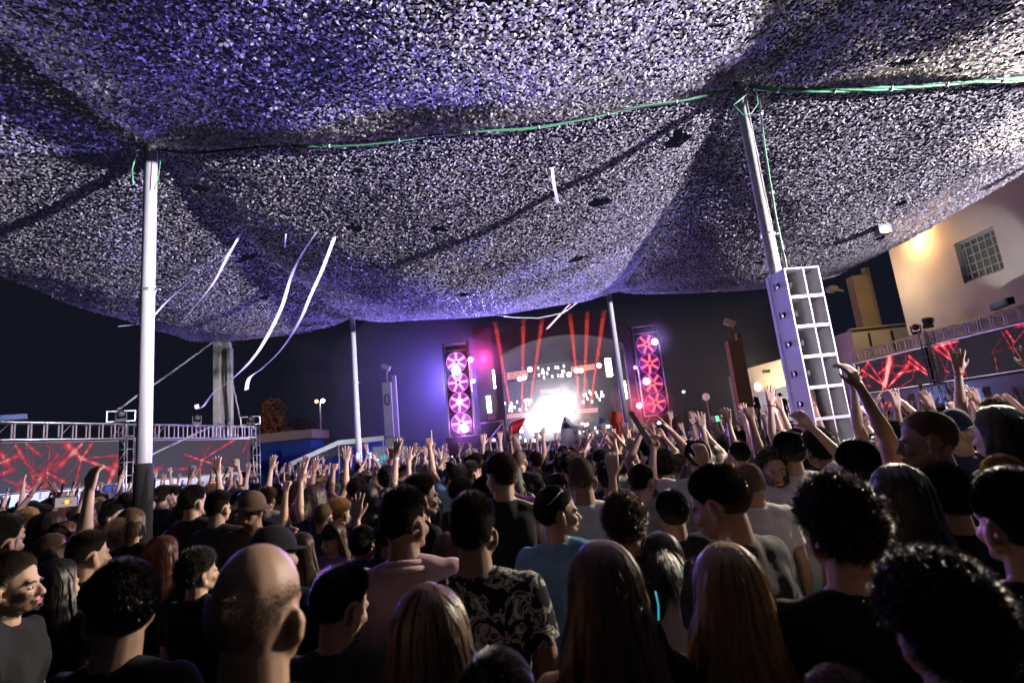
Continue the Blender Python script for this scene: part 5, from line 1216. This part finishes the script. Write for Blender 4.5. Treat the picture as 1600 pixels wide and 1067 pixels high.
hero(1466, 722, 82, 'person with thick dark hair between two bigger heads at right', hair='spiky', hcol='black', shirt='black')
hero(1566, 726, 128, 'large dark haired person at the right edge', hair='short', hcol='black', shirt='black', aR='down')
hero(1556, 708, 66, 'fair haired head just behind the large head at the right edge', hair='short', hcol='blond', shirt='grey')
hero(1438, 848, 225, 'out of focus person with a huge dark curly head in the bottom right corner', hair='afro', hcol='dark brown', shirt='black')
hero(1303, 1034, 170, 'bare skinned bald head just rising at the bottom edge', hair='buzz', hcol='brown', shirt='black', skin=0)
hero(772, 1006, 160, 'dark head with purple sheen rising at the bottom edge', hair='short', hcol='black', shirt='black')
hero(1437, 640, 62, 'shaven headed man in profile facing left in a navy tee', hair='buzz', hcol='dark brown', rz=62, shirt='navy', skin=1, face=True)
hero(1488, 640, 44, 'person in a dark blue cap near the right bar', hair='buzz', hat='cap', hatcol='navy', shirt='navy', yaw=.2, rz=160)
hero(1545, 636, 62, 'woman with dark wavy hair and a reddish headband', hair='long', hcol='black', shirt='grey', rz=20)
hero(1330, 684, 66, 'dark haired man in white with one arm stretched high and inward', hair='short', hcol='black', shirt='white', aR='lean', aL='down', skin=1)
hero(1385, 655, 44, 'short haired man behind the tall raised arm', hair='short', hcol='dark brown', shirt='white', yaw=-.4, aL='high')
hero(1203, 696, 60, 'man with curly brown hair and a mint green vest facing the camera', hair='curly', hcol='brown', shirt='mint', rz=165, face=True, beard=True)
hero(1226, 672, 50, 'dark haired person with a bent left arm beside the speaker stack', hair='short', hcol='black', shirt='white', aR='bent')
hero(1167, 722, 48, 'shaven headed man in white behind the tall man in black', hair='buzz', hcol='brown', shirt='white', skin=1)
hero(1085, 686, 42, 'dark haired man in white right of the big raised hands', hair='short', hcol='dark brown', shirt='white', aL='phone')
hero(1152, 688, 34, 'dark haired person below the brown column', hair='short', hcol='black', shirt='grey')
hero(905, 713, 48, 'man with shaved dark head in a white tee left of the curly head', hair='buzz', hcol='black', shirt='white', skin=1)
hero(948, 727, 38, 'short dark haired person just right of the shaved head in white', hair='short', hcol='black', shirt='navy', aR='mid2')
hero(1000, 723, 44, 'dark haired man turned right between the raised arms', hair='short', hcol='black', shirt='grey', yaw=.8, face=True)
hero(1045, 762, 62, 'person in a black tee with both big hands raised towards the stage', hair='short', hcol='black', shirt='black', aR='mid2', aL='mid2', skin=0)
hero(655, 738, 48, 'man with receding dark hair in profile looking right', hair='fade', hcol='dark brown', shirt='black', rz=-60, face=True)
hero(530, 776, 38, 'person with short light blond hair', hair='spiky', hcol='blond', shirt='black', yaw=.3)
hero(518, 815, 46, 'woman in a black beanie turned towards the camera', hair='bob', hcol='brown', hat='beanie', hatcol='black', shirt='purple', rz=150, face=True)
hero(566, 818, 54, 'person with a smooth round black head of hair left of the pink polo', hair='short', hcol='black', shirt='black')
hero(428, 822, 66, 'person in a black cap behind the balding man', hair='buzz', hat='cap', hatcol='black', shirt='black', yaw=.4)
hero(392, 768, 38, 'man in a pale grey bucket hat facing the camera', hair='buzz', hat='bucket', hatcol='brown', shirt='brown', rz=172, face=True, skin=1)
hero(341, 764, 36, 'man with cropped hair left of the bucket hat', hair='fade', hcol='black', shirt='charcoal')
hero(304, 756, 38, 'dark haired man in black left of the two cropped heads', hair='short', hcol='black', shirt='black', yaw=.3)
hero(312, 852, 72, 'dark curly haired man with glowing ear, behind the short haired man', hair='curly', hcol='black', shirt='black', yaw=.6)
hero(140, 826, 52, 'man with faded haircut near the left arm raised with a phone', hair='fade', hcol='dark brown', shirt='black', yaw=.3)
hero(82, 832, 40, 'man with a shaven head and white collar by the raised left arm', hair='buzz', hcol='brown', shirt='white', yaw=.4, skin=1)
hero(257, 836, 54, 'person with auburn hair catching purple light', hair='bob', hcol='auburn', shirt='black')
hero(178, 785, 34, 'bearded dark haired man in profile facing right before the left bar', hair='short', hcol='black', shirt='black', rz=-80, face=True, beard=True)
hero(95, 872, 66, 'person with straight dark hair at lower left beside the bearded profile', hair='bob', hcol='black', shirt='black')
hero(4, 805, 58, 'person at the left edge with one long bare arm raised', hair='short', hcol='black', shirt='black', aR='mid2')
hero(128, 800, 38, 'person holding up a glowing phone near the left edge', hair='short', hcol='black', shirt='black', aR='down', aL='mid2')
hero(472, 838, 50, 'person with tattooed bent arm raised in a fist', hair='bob', hcol='brown', shirt='black', aL='midfist')
hero(396, 806, 38, 'person pointing one finger straight up beside the truss tower', hair='short', hcol='black', shirt='purple', aR='point')
hero(505, 786, 34, 'person reaching up with one pale arm left of the blond head', hair='buzz', hcol='brown', shirt='navy', aL='up')
hero(608, 800, 56, 'bareheaded person with a bracelet and an open hand high beside the pink polo', hair='short', hcol='black', shirt='navy', aL='mid')
hero(1035, 870, 76, 'woman in a white vest with a bright blue strap', hair='pony', hcol='black', shirt='white', sleeve='tank', rz=-10)
hero(672, 746, 30, 'person with one slim arm and open hand straight up left of the fan tower', hair='short', hcol='black', shirt='charcoal', aL='up')
hero(868, 738, 32, 'person punching one fist up before the bright stage light', hair='short', hcol='dark brown', shirt='black', aR='fist')
hero(1240, 668, 34, 'person with both open hands high in front of the white speakers', hair='short', hcol='black', shirt='black', aR='up', aL='high', wband='red')
hero(700, 850, 62, 'woman with shiny brown hair between the polo and the print shirt', hair='long', hcol='brown', shirt='white')
print('heroes', len(PLACED))

# -------- everybody else: culled to those the photograph's view shows something of
S2 = 2.0
occ = np.zeros((534, 800), bool)
gy, gx = np.mgrid[0:534, 0:800]
def silhouette(x, y, h, arms):
    """boolean mask patches in half-size pixels: head, shoulders, raised arms"""
    out = []
    for (zz, rr) in ((h - .11, .085),):
        u, v, d = px((x, y, zz))
        if d < .3: return None
        out.append(('e', u / S2, v / S2, rr * FPX / d / S2, rr * 1.3 * FPX / d / S2))
    u, v, d = px((x, y, h - .33)); r = FPX / d / S2
    out.append(('e', u / S2, v / S2 + .28 * r, .25 * r, .40 * r))
    for sx in arms:
        u, v, d = px((x + sx * .2, y, h - .3)); u2, v2, d2 = px((x + sx * .2, y + .1, h + .30)); out.append(('l', u / S2, v / S2, u2 / S2, v2 / S2, .045 * r))
    return out
def raster(sil, write=True):
    vis = 0
    for s in sil:
        if s[0] == 'e':
            _, u, v, a, b = s; x0, x1, y0, y1 = int(max(0, u - a)), int(min(800, u + a + 2)), int(max(0, v - b)), int(min(534, v + b + 2))
            if x1 <= x0 or y1 <= y0: continue
            m = ((gx[y0:y1, x0:x1] - u) / max(a, .5)) ** 2 + ((gy[y0:y1, x0:x1] - v) / max(b, .5)) ** 2 < 1
        else:
            _, u, v, u2, v2, w = s; w = max(w, .5); x0, x1, y0, y1 = int(max(0, min(u, u2) - w)), int(min(800, max(u, u2) + w + 2)), int(max(0, min(v, v2) - w)), int(min(534, max(v, v2) + w + 2))
            if x1 <= x0 or y1 <= y0: continue
            X = gx[y0:y1, x0:x1]; Y = gy[y0:y1, x0:x1]; dx, dy = u2 - u, v2 - v; t = np.clip(((X - u) * dx + (Y - v) * dy) / (dx * dx + dy * dy + 1e-6), 0, 1); m = np.hypot(X - u - t * dx, Y - v - t * dy) < w
        c = occ[y0:y1, x0:x1]; vis += int((m & ~c).sum())
        if write: c |= m
    return vis
cand = []
step = .50; r_ = np.random.RandomState(31)
y = 2.3
while y < 34:
    xlim = y * 1.02 + .6
    for x in np.arange(-xlim, xlim, step):
        X = x + r_.uniform(-.17, .17); Y = y + r_.uniform(-.17, .17)
        if X > 15.2 or X < -15.5 + max(0, (Y - 15)) * .17: continue
        if Y > 22 and X > 13.0: continue
        if r_.uniform() > (.95 if Y < 12 else .86): continue
        cand.append((X, Y))
    y += step * .9
def clear_of(X, Y):
    for (hx, hy) in ((-4.1, 6), (3.04, 6), (-4.15, 14.1), (2.68, 14.1)):
        if math.hypot(X - hx, Y - hy) < .38: return False
    if abs(X - (N.x + .19)) < .50 and abs(Y - N.y - .15) < .50: return False
    for q in PLACED:
        if math.hypot(X - q[0], Y - q[1]) < .40: return False
    return True
cand = [c for c in cand if clear_of(*c)]
persons = []
for X, Y in cand:
    h = float(np.clip(r_.normal(1.715, .075), 1.52, 1.86)); u, v, d = px((X, Y, h - .1)); rp = .1 * FPX / d
    if not (-60 < u < 1660): continue
    if any(abs(u - q[2]) < q[4] + rp * .6 and d < q[5] and v - rp * 1.4 < q[3] + q[4] * .3 for q in PLACED): continue     # would hide a nearer-modelled head
    pr = (.60 if u > 900 else .46) if u > 430 else .22
    if Y < 4.5: pr *= .25
    elif Y < 6 and u < 1000: pr *= .4
    elif Y < 9: pr *= .7
    pose = 'none'
    if r_.uniform() < pr: pose = r_.choice(['up', 'high', 'fist', 'clap', 'bent', 'point', 'both', 'phone', 'hornsign'], p=[.24, .2, .1, .1, .1, .06, .12, .05, .03])
    persons.append([X, Y, h, pose, u, v, d])
# the heroes occlude first where nearer
allp = [(q[5], 'h', q) for q in PLACED] + [(p[6], 'p', p) for p in persons]
allp.sort(key=lambda t: t[0]); keep = []
for d, k, p in allp:
    if k == 'h':
        raster([('e', p[2] / S2, p[3] / S2, p[4] / S2, p[4] * 1.15 / S2), ('e', p[2] / S2, p[3] / S2 + p[4] * 3.4 / S2, p[4] * 2.5 / S2, p[4] * 2.4 / S2)]); continue
    arms = {'none': (), 'clap': (-1, 1), 'both': (-1, 1), 'phone': (-1, 1)}.get(p[3], (1,))
    s = silhouette(p[0], p[1], p[2], arms)
    if s is None: continue
    vis = raster(s); p.append(vis)
    if vis >= (9 if d < 12 else 3): keep.append(p)
near = [p for p in keep if p[6] < 13.0]; near.sort(key=lambda p: -p[7] )
near = near[:300 - len(PLACED)]; ids = {id(p) for p in near}
far = [p for p in keep if id(p) not in ids]
print('kept', len(keep), 'near', len(near), 'far', len(far))

POSES = {'none': ('down', 'down'), 'up': ('up', 'down'), 'high': ('high', 'down'), 'fist': ('fist', 'down'), 'clap': ('clap', 'clap'), 'bent': ('bent', 'down'), 'point': ('point', 'down'), 'both': ('up', 'high'), 'phone': ('phone', 'phone'), 'hornsign': ('hornsign', 'down')}
PTXT = {'none': 'arms down', 'up': 'open hand up', 'high': 'arm stretched high', 'fist': 'raised fist', 'clap': 'hands joined overhead', 'bent': 'bent arm raised', 'point': 'pointing up', 'both': 'both arms up', 'phone': 'hands before face', 'hornsign': 'two fingers up'}
ZONES = [(110, 'at the left edge'), (205, 'left of the near left pole'), (300, 'by the near left pole'), (420, 'before the far left screen'), (520, 'before the white tent'), (640, 'below the far left pole'), (760, 'below the left fan tower'), (900, 'before the stage centre'), (1000, 'by the far right pole'), (1130, 'below the right fan tower'), (1210, 'left of the speakers'), (1340, 'before the speaker stack'), (1460, 'under the right screen'), (9999, 'at the right edge')]
def zone(u): return next(n for x, n in ZONES if u < x)
HTXT = {'short': 'short', 'spiky': 'tousled', 'fade': 'faded', 'buzz': 'cropped', 'curly': 'curly', 'long': 'long', 'bob': 'shoulder length', 'pony': 'tied', 'slick': 'sleek'}
labels = {}
infos = []
for p in near:
    X, Y, h, pose, u, v, d, vis = p
    hair = r_.choice(['short', 'spiky', 'fade', 'buzz', 'curly', 'long', 'bob', 'pony', 'slick'], p=[.27, .13, .13, .1, .09, .12, .06, .05, .05])
    hcol = r_.choice(['black', 'dark brown', 'brown', 'blond', 'auburn'], p=[.46, .3, .14, .07, .03])
    shirt = r_.choice(['black', 'charcoal', 'navy', 'white', 'grey', 'blue', 'red', 'pink', 'brown', 'purple'], p=[.33, .16, .12, .13, .08, .05, .04, .02, .04, .03])
    if hair in ('long', 'bob', 'pony'): h = min(h, 1.70)
    slv = 'tank' if (hair in ('long', 'bob', 'pony') and r_.uniform() < .5) or r_.uniform() < .06 else 'tee'
    hat = 'cap' if r_.uniform() < .05 else None
    if hat: hair = 'buzz'
    yaw = r_.choice([0.0, .55], p=[.68, .32]); mir = bool(r_.uniform() < .5)
    rz = math.atan2(-(STAGE.x - X), STAGE.y - Y) + r_.normal(0, .22)
    face = False
    if r_.uniform() < .06 and Y > 3: rz += PI + r_.uniform(-.5, .5); face = True
    infos.append(dict(X=X, Y=Y, h=h, pose=pose, u=u, hair=hair, hcol=hcol, shirt=shirt, slv=slv, hat=hat, yaw=float(yaw), mir=mir, rz=rz, face=face,
                      L=f"person with {hcol} {HTXT[hair]} hair{' under a cap' if hat else ''}, {shirt} {'vest' if slv == 'tank' else 'tee'}, {PTXT[pose]}"))
byL = {}
for i in infos: byL.setdefault(i['L'], []).append(i)
for L, g_ in byL.items():
    for i in g_: i['lab'] = f"{i['hcol']} haired person ({HTXT[i['hair']]}{', cap' if i['hat'] else ''}), {i['shirt']} {'vest' if i['slv'] == 'tank' else 'tee'}, {PTXT[i['pose']]}, {zone(i['u'])}".replace('shoulder length', 'shoulder-length')
byL = {}
for i in infos: byL.setdefault(i['lab'], []).append(i)
for L, g_ in byL.items():
    if len(g_) > 1:
        g_.sort(key=lambda i: i['u'])
        for k, i in enumerate(g_):
            L = L.replace('before the ', 'by the ').replace(' haired person', ' hair') if len(L.split()) > 13 else L
            w = ('leftmost' if k == 0 else 'rightmost' if k == len(g_) - 1 else ('second', 'third', 'fourth', 'fifth', 'sixth')[min(k, 5) - 1] + ' from left')
            i['lab'] = w + ' ' + L
import re
for i in infos:
    if len(i['lab'].split()) > 16: i['lab'] = re.sub(r' \(([^)]*)\)', '', i['lab'])
for i in infos:
    a, b_ = POSES[i['pose']]
    person((i['X'], i['Y'], 0), i['rz'], i['h'], aR=a, aL=b_, yaw=i['yaw'], hair=i['hair'], hcol=i['hcol'], shirt=i['shirt'], sleeve=i['slv'], hat=i['hat'], hatcol=('black' if i['shirt'] != 'black' else 'white'),
           skin=int(r_.choice([0, 1, 2], p=[.45, .45, .1])), mirror=i['mir'], face=i['face'], label=i['lab'], group='people in the dancing crowd', width=float(r_.uniform(.94, 1.06)), wband=(r_.choice(['red', 'white', 'black', 'blue']) if r_.uniform() < .4 else None))

# -------- the far crowd that reads as one mass
def low_person(pose, longhair):
    b = MB()       # materials: 0 skin 1 hair 2 shirt 3 trousers
    b.ell((0, .02, 1.64), (.072, .088, .108), 8, 6, mi=0)
    b.ell((0, -.016, 1.665), (.084, .092, .098), 8, 6, mi=1)
    if longhair: b.ell((0, -.06, 1.53), (.088, .05, .18), 8, 5, mi=1)
    b.tube([(0, -.02, 1.42), (0, -.01, 1.56)], .055, 6, mi=0, cap=False)
    b.ell((0, 0, 1.22), (.20, .12, .27), 8, 6, mi=2); b.ell((0, 0, 1.39), (.21, .075, .075), 8, 4, mi=2)
    b.tube([(0, 0, 1.0), (0, 0, .5), (0, 0, .02)], [.17, .15, .14], 6, mi=3)
    for s, k in zip((1, -1), POSES[pose]):
        S, E, Wp, u, f, n, h, l = arm_joints(k, s)
        b.tube([S, S + u * .16], [.062, .058], 5, mi=2, cap=False); b.tube([S + u * .14, E, Wp], [.044, .038, .027], 5, mi=0)
        if k != 'down':
            n2 = (n - f * n.dot(f)).normalized(); x = f.cross(n2)
            b.add([tuple(Wp + x * a + n2 * c + f * q) for a, c, q in ((-.028, .012, 0), (.028, .012, 0), (.042, .012, .09), (-.042, .012, .09), (-.028, -.012, 0), (.028, -.012, 0), (.042, -.012, .09), (-.042, -.012, .09))], [(0, 1, 2, 3), (5, 4, 7, 6), (1, 5, 6, 2), (4, 0, 3, 7)], 0)
            if k != 'fist':
                for a in (-.032, -.011, .011, .032): b.tube([Wp + x * a + f * .085, Wp + x * a * 1.5 + f * .17], [.010, .008], 4, mi=0)
                b.tube([Wp + x * .03 * -s + f * .03, Wp + x * .075 * -s + f * .08], [.013, .010], 4, mi=0)
    v = np.concatenate(b.v); tri = []; mi = []
    for q, m in zip(b.f, b.mi):
        for k in range(1, len(q) - 1): tri.append((q[0], q[k], q[k + 1])); mi.append(m)
    return v, np.array(tri), np.array(mi)
TPL = {}
fm = [SKIN[0], SKIN[1], HAIRM['black'], HAIRM['dark brown'], HAIRM['brown'], HAIRM['blond'], CLOTH['black'], CLOTH['charcoal'], CLOTH['navy'], CLOTH['white'], CLOTH['grey'], CLOTH['red'], CLOTH['blue'], CLOTH['denim']]
Vs = []; Ts = []; Ms = []; off = 0
for p in far:
    X, Y, h, pose = p[:4]; lh = bool(r_.uniform() < .25); key = (pose, lh)
    if key not in TPL: TPL[key] = low_person(*key)
    v, t_, m = TPL[key]; k = h / 1.755; a = math.atan2(-(STAGE.x - X), STAGE.y - Y) + r_.normal(0, .3); c, s = math.cos(a), math.sin(a); mx = 1 if r_.uniform() < .5 else -1
    w = v * np.array([mx * k, k, k]); w = np.stack([w[:, 0] * c - w[:, 1] * s + X, w[:, 0] * s + w[:, 1] * c + Y, w[:, 2]], 1)
    sk = r_.randint(0, 2); hr = r_.choice([2, 3, 4, 5], p=[.5, .3, .12, .08]); sh = r_.choice([6, 7, 8, 9, 10, 11, 12], p=[.34, .15, .13, .18, .1, .06, .04]); mp = np.array([sk, hr, sh, 13])
    Vs.append(w); Ts.append((t_ if mx == 1 else t_[:, ::-1]) + off); Ms.append(mp[m]); off += len(w)
if Vs:
    link('crowd', raw_mesh('crowd', np.concatenate(Vs), np.concatenate(Ts), fm, np.concatenate(Ms), smooth=True), label='far part of the crowd massed in front of the stage', cat='crowd', kind='stuff')
# two people standing on the platform behind the crowd
person((P(1183, 625, 25).x, 25.2, 1.24), 1.2, 1.72, hair='long', hcol='black', shirt='black', aR='chest', label='dark figure with long hair standing before the white fence, nearer the brown column')
person((P(1222, 620, 25).x, 25.2, 1.24), -.3, 1.80, hair='short', hcol='black', shirt='black', label='dark short haired figure standing before the white fence, beside the speakers')
# ------------------------------------------------------------------ things held up in the crowd
def hand_fan(p, r, c, label, rz=0, tilt=0):
    t = thing('hand_fan', label, 'hand fan', p, rz, 'paper hand fans held up in the crowd'); m = mat('fan_paper', c, .7); n = 12
    for i in range(n):
        a0 = PI * (.06 + .88 * i / n) + tilt; a1 = PI * (.06 + .88 * (i + 1) / n) + tilt; z = .006 * (1 if i % 2 else -1)
        v = [(math.cos(a) * q, z if k else -z, math.sin(a) * q) for a, k in ((a0, 0), (a1, 1)) for q in (r * .3, r)]; v += [(x, y + .002, zz) for x, y, zz in v]
        b = MB(); b.add(v, [(0, 1, 3, 2), (4, 6, 7, 5)]); b.build('leaf', m, t)
    b = MB(); b.tube([(0, 0, -.02), (math.cos(PI / 2 + tilt) * r * .3, 0, math.sin(PI / 2 + tilt) * r * .3)], .012, 6); b.build('rib', M_BLACKPL, t)
for x, y, Y, r, c, nm, tl in ((737, 712, 17, .24, (.62, .60, .55), 'cream paper fan held up below the left fan tower', .1), (680, 732, 13, .15, (.65, .62, .6), 'white paper fan held up behind the open hand', .1), (602, 722, 15, .20, (.12, .36, .36), 'teal paper fan near the far left pole', .9)):
    hand_fan(P(x, y, Y)[:], r, c, nm, 0, tl)
def cloth_flag(p, pts, m, label, th=.012, wave=.08, cat='flag', name='flag'):
    """outline in metres (x, z); cloth hangs in waves with its own thickness"""
    t = thing(name, label, cat, p); n = 9; a = np.array(pts[0]); bq = np.array(pts[1]); L = len(a); v = []
    for i in range(L):
        for j in range(n):
            q = a[i] + (bq[i] - a[i]) * j / (n - 1); v.append((q[0], wave * math.sin(i * 1.1 + j * .9), q[1]))
    f = [(i * n + j, i * n + j + 1, (i + 1) * n + j + 1, (i + 1) * n + j) for i in range(L - 1) for j in range(n - 1)]; K_ = len(v)
    v += [(x, y + th, z) for x, y, z in v]; f += [tuple(K_ + q for q in reversed(g)) for g in f]
    b = MB(); b.add(v, f, 0, True); b.build('cloth', m, t); return t
M_RED = fabric('flag_red', (.45, .02, .04)); M_RED2 = fabric('flag_orange_red', (.70, .09, .06)); s = 16 / FPX * 1.0
def fl(x, y, Y, left, right, m, label, wave=.06):
    o = P(x, y, Y); k = Y / FPX; cv = lambda q: ((q[0] - x) * k, -(q[1] - y) * k); return cloth_flag(o[:], ([cv(q) for q in left], [cv(q) for q in right]), m, label, wave=wave)
t = fl(805, 690, 17, [(824, 655), (812, 657), (802, 660), (797, 667), (799, 678), (795, 690), (790, 700)], [(824, 656), (818, 668), (811, 676), (806, 680), (808, 690), (806, 700), (803, 706)], M_RED, 'ragged red flag waved left of the bright stage light')
b = MB(); b.tube([(-.2, 0, -.9), (-.05, 0, -.1), (.3, 0, .62)], .014, 6); b.build('stick', M_BLACKPL, t)
t = fl(965, 665, 16, [(955, 641), (954, 655), (955, 668), (956, 676), (962, 683)], [(974, 646), (975, 656), (976, 668), (976, 680), (972, 686)], M_RED2, 'bright orange red banner left of the far right pole', .03)
b = MB(); k = 16 / FPX; b.tube([(-10.5 * k, 0, 25 * k), (-9 * k, 0, -50 * k)], .014, 6); b.build('stick', M_BLACKPL, t)
b = MB(); b.tube([(math.cos(a) * 6 * k, -.05, math.sin(a) * 9 * k - 3 * k) for a in np.linspace(-2.2, 1.2, 12)], .02, 5); b.build('drawn_curve', M_RED, t)
t = fl(886, 675, 15, [(884, 651), (879, 662), (876, 675), (875, 688), (877, 698)], [(888, 651), (896, 662), (900, 675), (904, 688), (906, 698)], fabric('flag_white', (.65, .65, .66), .05), 'white cloth with a black round mark and red tip held high', .05)
k = 15 / FPX; b = MB(); b.tube([(0, -.07, 10 * k), (0, -.09, 10 * k)], 4.5 * k, 14); b.build('round_mark', M_BLACKPL, t); b = MB(); b.tube([(5 * k, -.06, 9 * k), (22 * k, -.06, 4 * k), (26 * k, -.06, 1 * k)], [.05, .04, .01], 8); b.build('arm', CLOTH['white'], t); b = MB(); b.ell((27 * k, -.06, 1 * k), (.06, .03, .04)); b.build('red_tip', M_RED, t)
t = fl(942, 665, 12, [(938, 652), (936, 663), (935, 672), (934, 676)], [(949, 656), (944, 664), (941, 672), (937, 677)], CLOTH['navy'], 'dark folded card held up right of the bright light', .01); t['category'] = 'card'
o = P(1000, 668, 3.0); t = thing('card', 'long pale card held aslant in front of the right fan tower', 'card', o[:], 0); b = MB(); b.box((0, 0, 0), (.028, .006, .20), rot=Matrix.Rotation(-.42, 4, 'Y')); b.build('sheet', mat('pale_card', (.38, .36, .38), .6), t)
# phones
def phone(p, rz, w, h, face_col, es, label, land=False, tilt=0):
    t = thing('phone', label, 'phone', p, rz, 'phones held up in the crowd'); b = MB(); W_, H2 = (h, w) if land else (w, h); b.box((0, 0, 0), (W_, .009, H2), rot=Matrix.Rotation(tilt, 4, 'Y')); b.build('case', M_BLACKPL, t)
    b = MB(); b.box((0, -.0055, 0), (W_ * .92, .002, H2 * .9), rot=Matrix.Rotation(tilt, 4, 'Y')); b.build('screen', em('phone_screen', face_col, es), t); return t
q = P(104, 784, 4.1); t = phone(q[:], .25, .075, .15, (.75, .70, .75), .45, 'phone at the left filming, its screen showing red and yellow', land=True, tilt=.02)
b = MB(); b.ell((.006, -.0075, 0), (.017, .001, .016), 12, 8); b.build('picture', em('phone_yellow', (1, .6, .05), 1.6), t); b = MB()
for sx in (-1, 1): b.ell((.006 + sx * .024, -.0078, -.003), (.016, .001, .006), 10, 6)
b.build('picture', em('phone_red', (.9, .05, .02), 1.0), t)
q = P(336, 755, 8.5); t = phone(q[:], 0, .075, .15, (.9, .25, .05), 1.2, 'small phone with an orange glow above the cropped head', land=True)
for x, y, Y, nm in ((560, 712, 11, 'tiny lit phone below the far left pole'), (578, 711, 12, 'tiny lit phone right of the far left pole'), (1062, 692, 9, 'small blue lit phone right of the raised hands'), (1121, 654, 13, 'tiny green lit phone below the brown column')):
    phone(P(x, y, Y)[:], 0, .075, .14, (.3, .4, 1) if 'green' not in nm else (.1, .9, .3), 2.5, nm)
# neon strap and clip that glow
q = P(1027, 945, 1.45); b = MB(); b.tube([(0, 0, .032), (.002, -.004, 0), (-.002, 0, -.034)], .0016, 6); b.build('glow_strap', em('blue_glow', (.05, .55, .8), 1.0), loc=q, label='thin bright blue strap on the white vest', cat='strap')
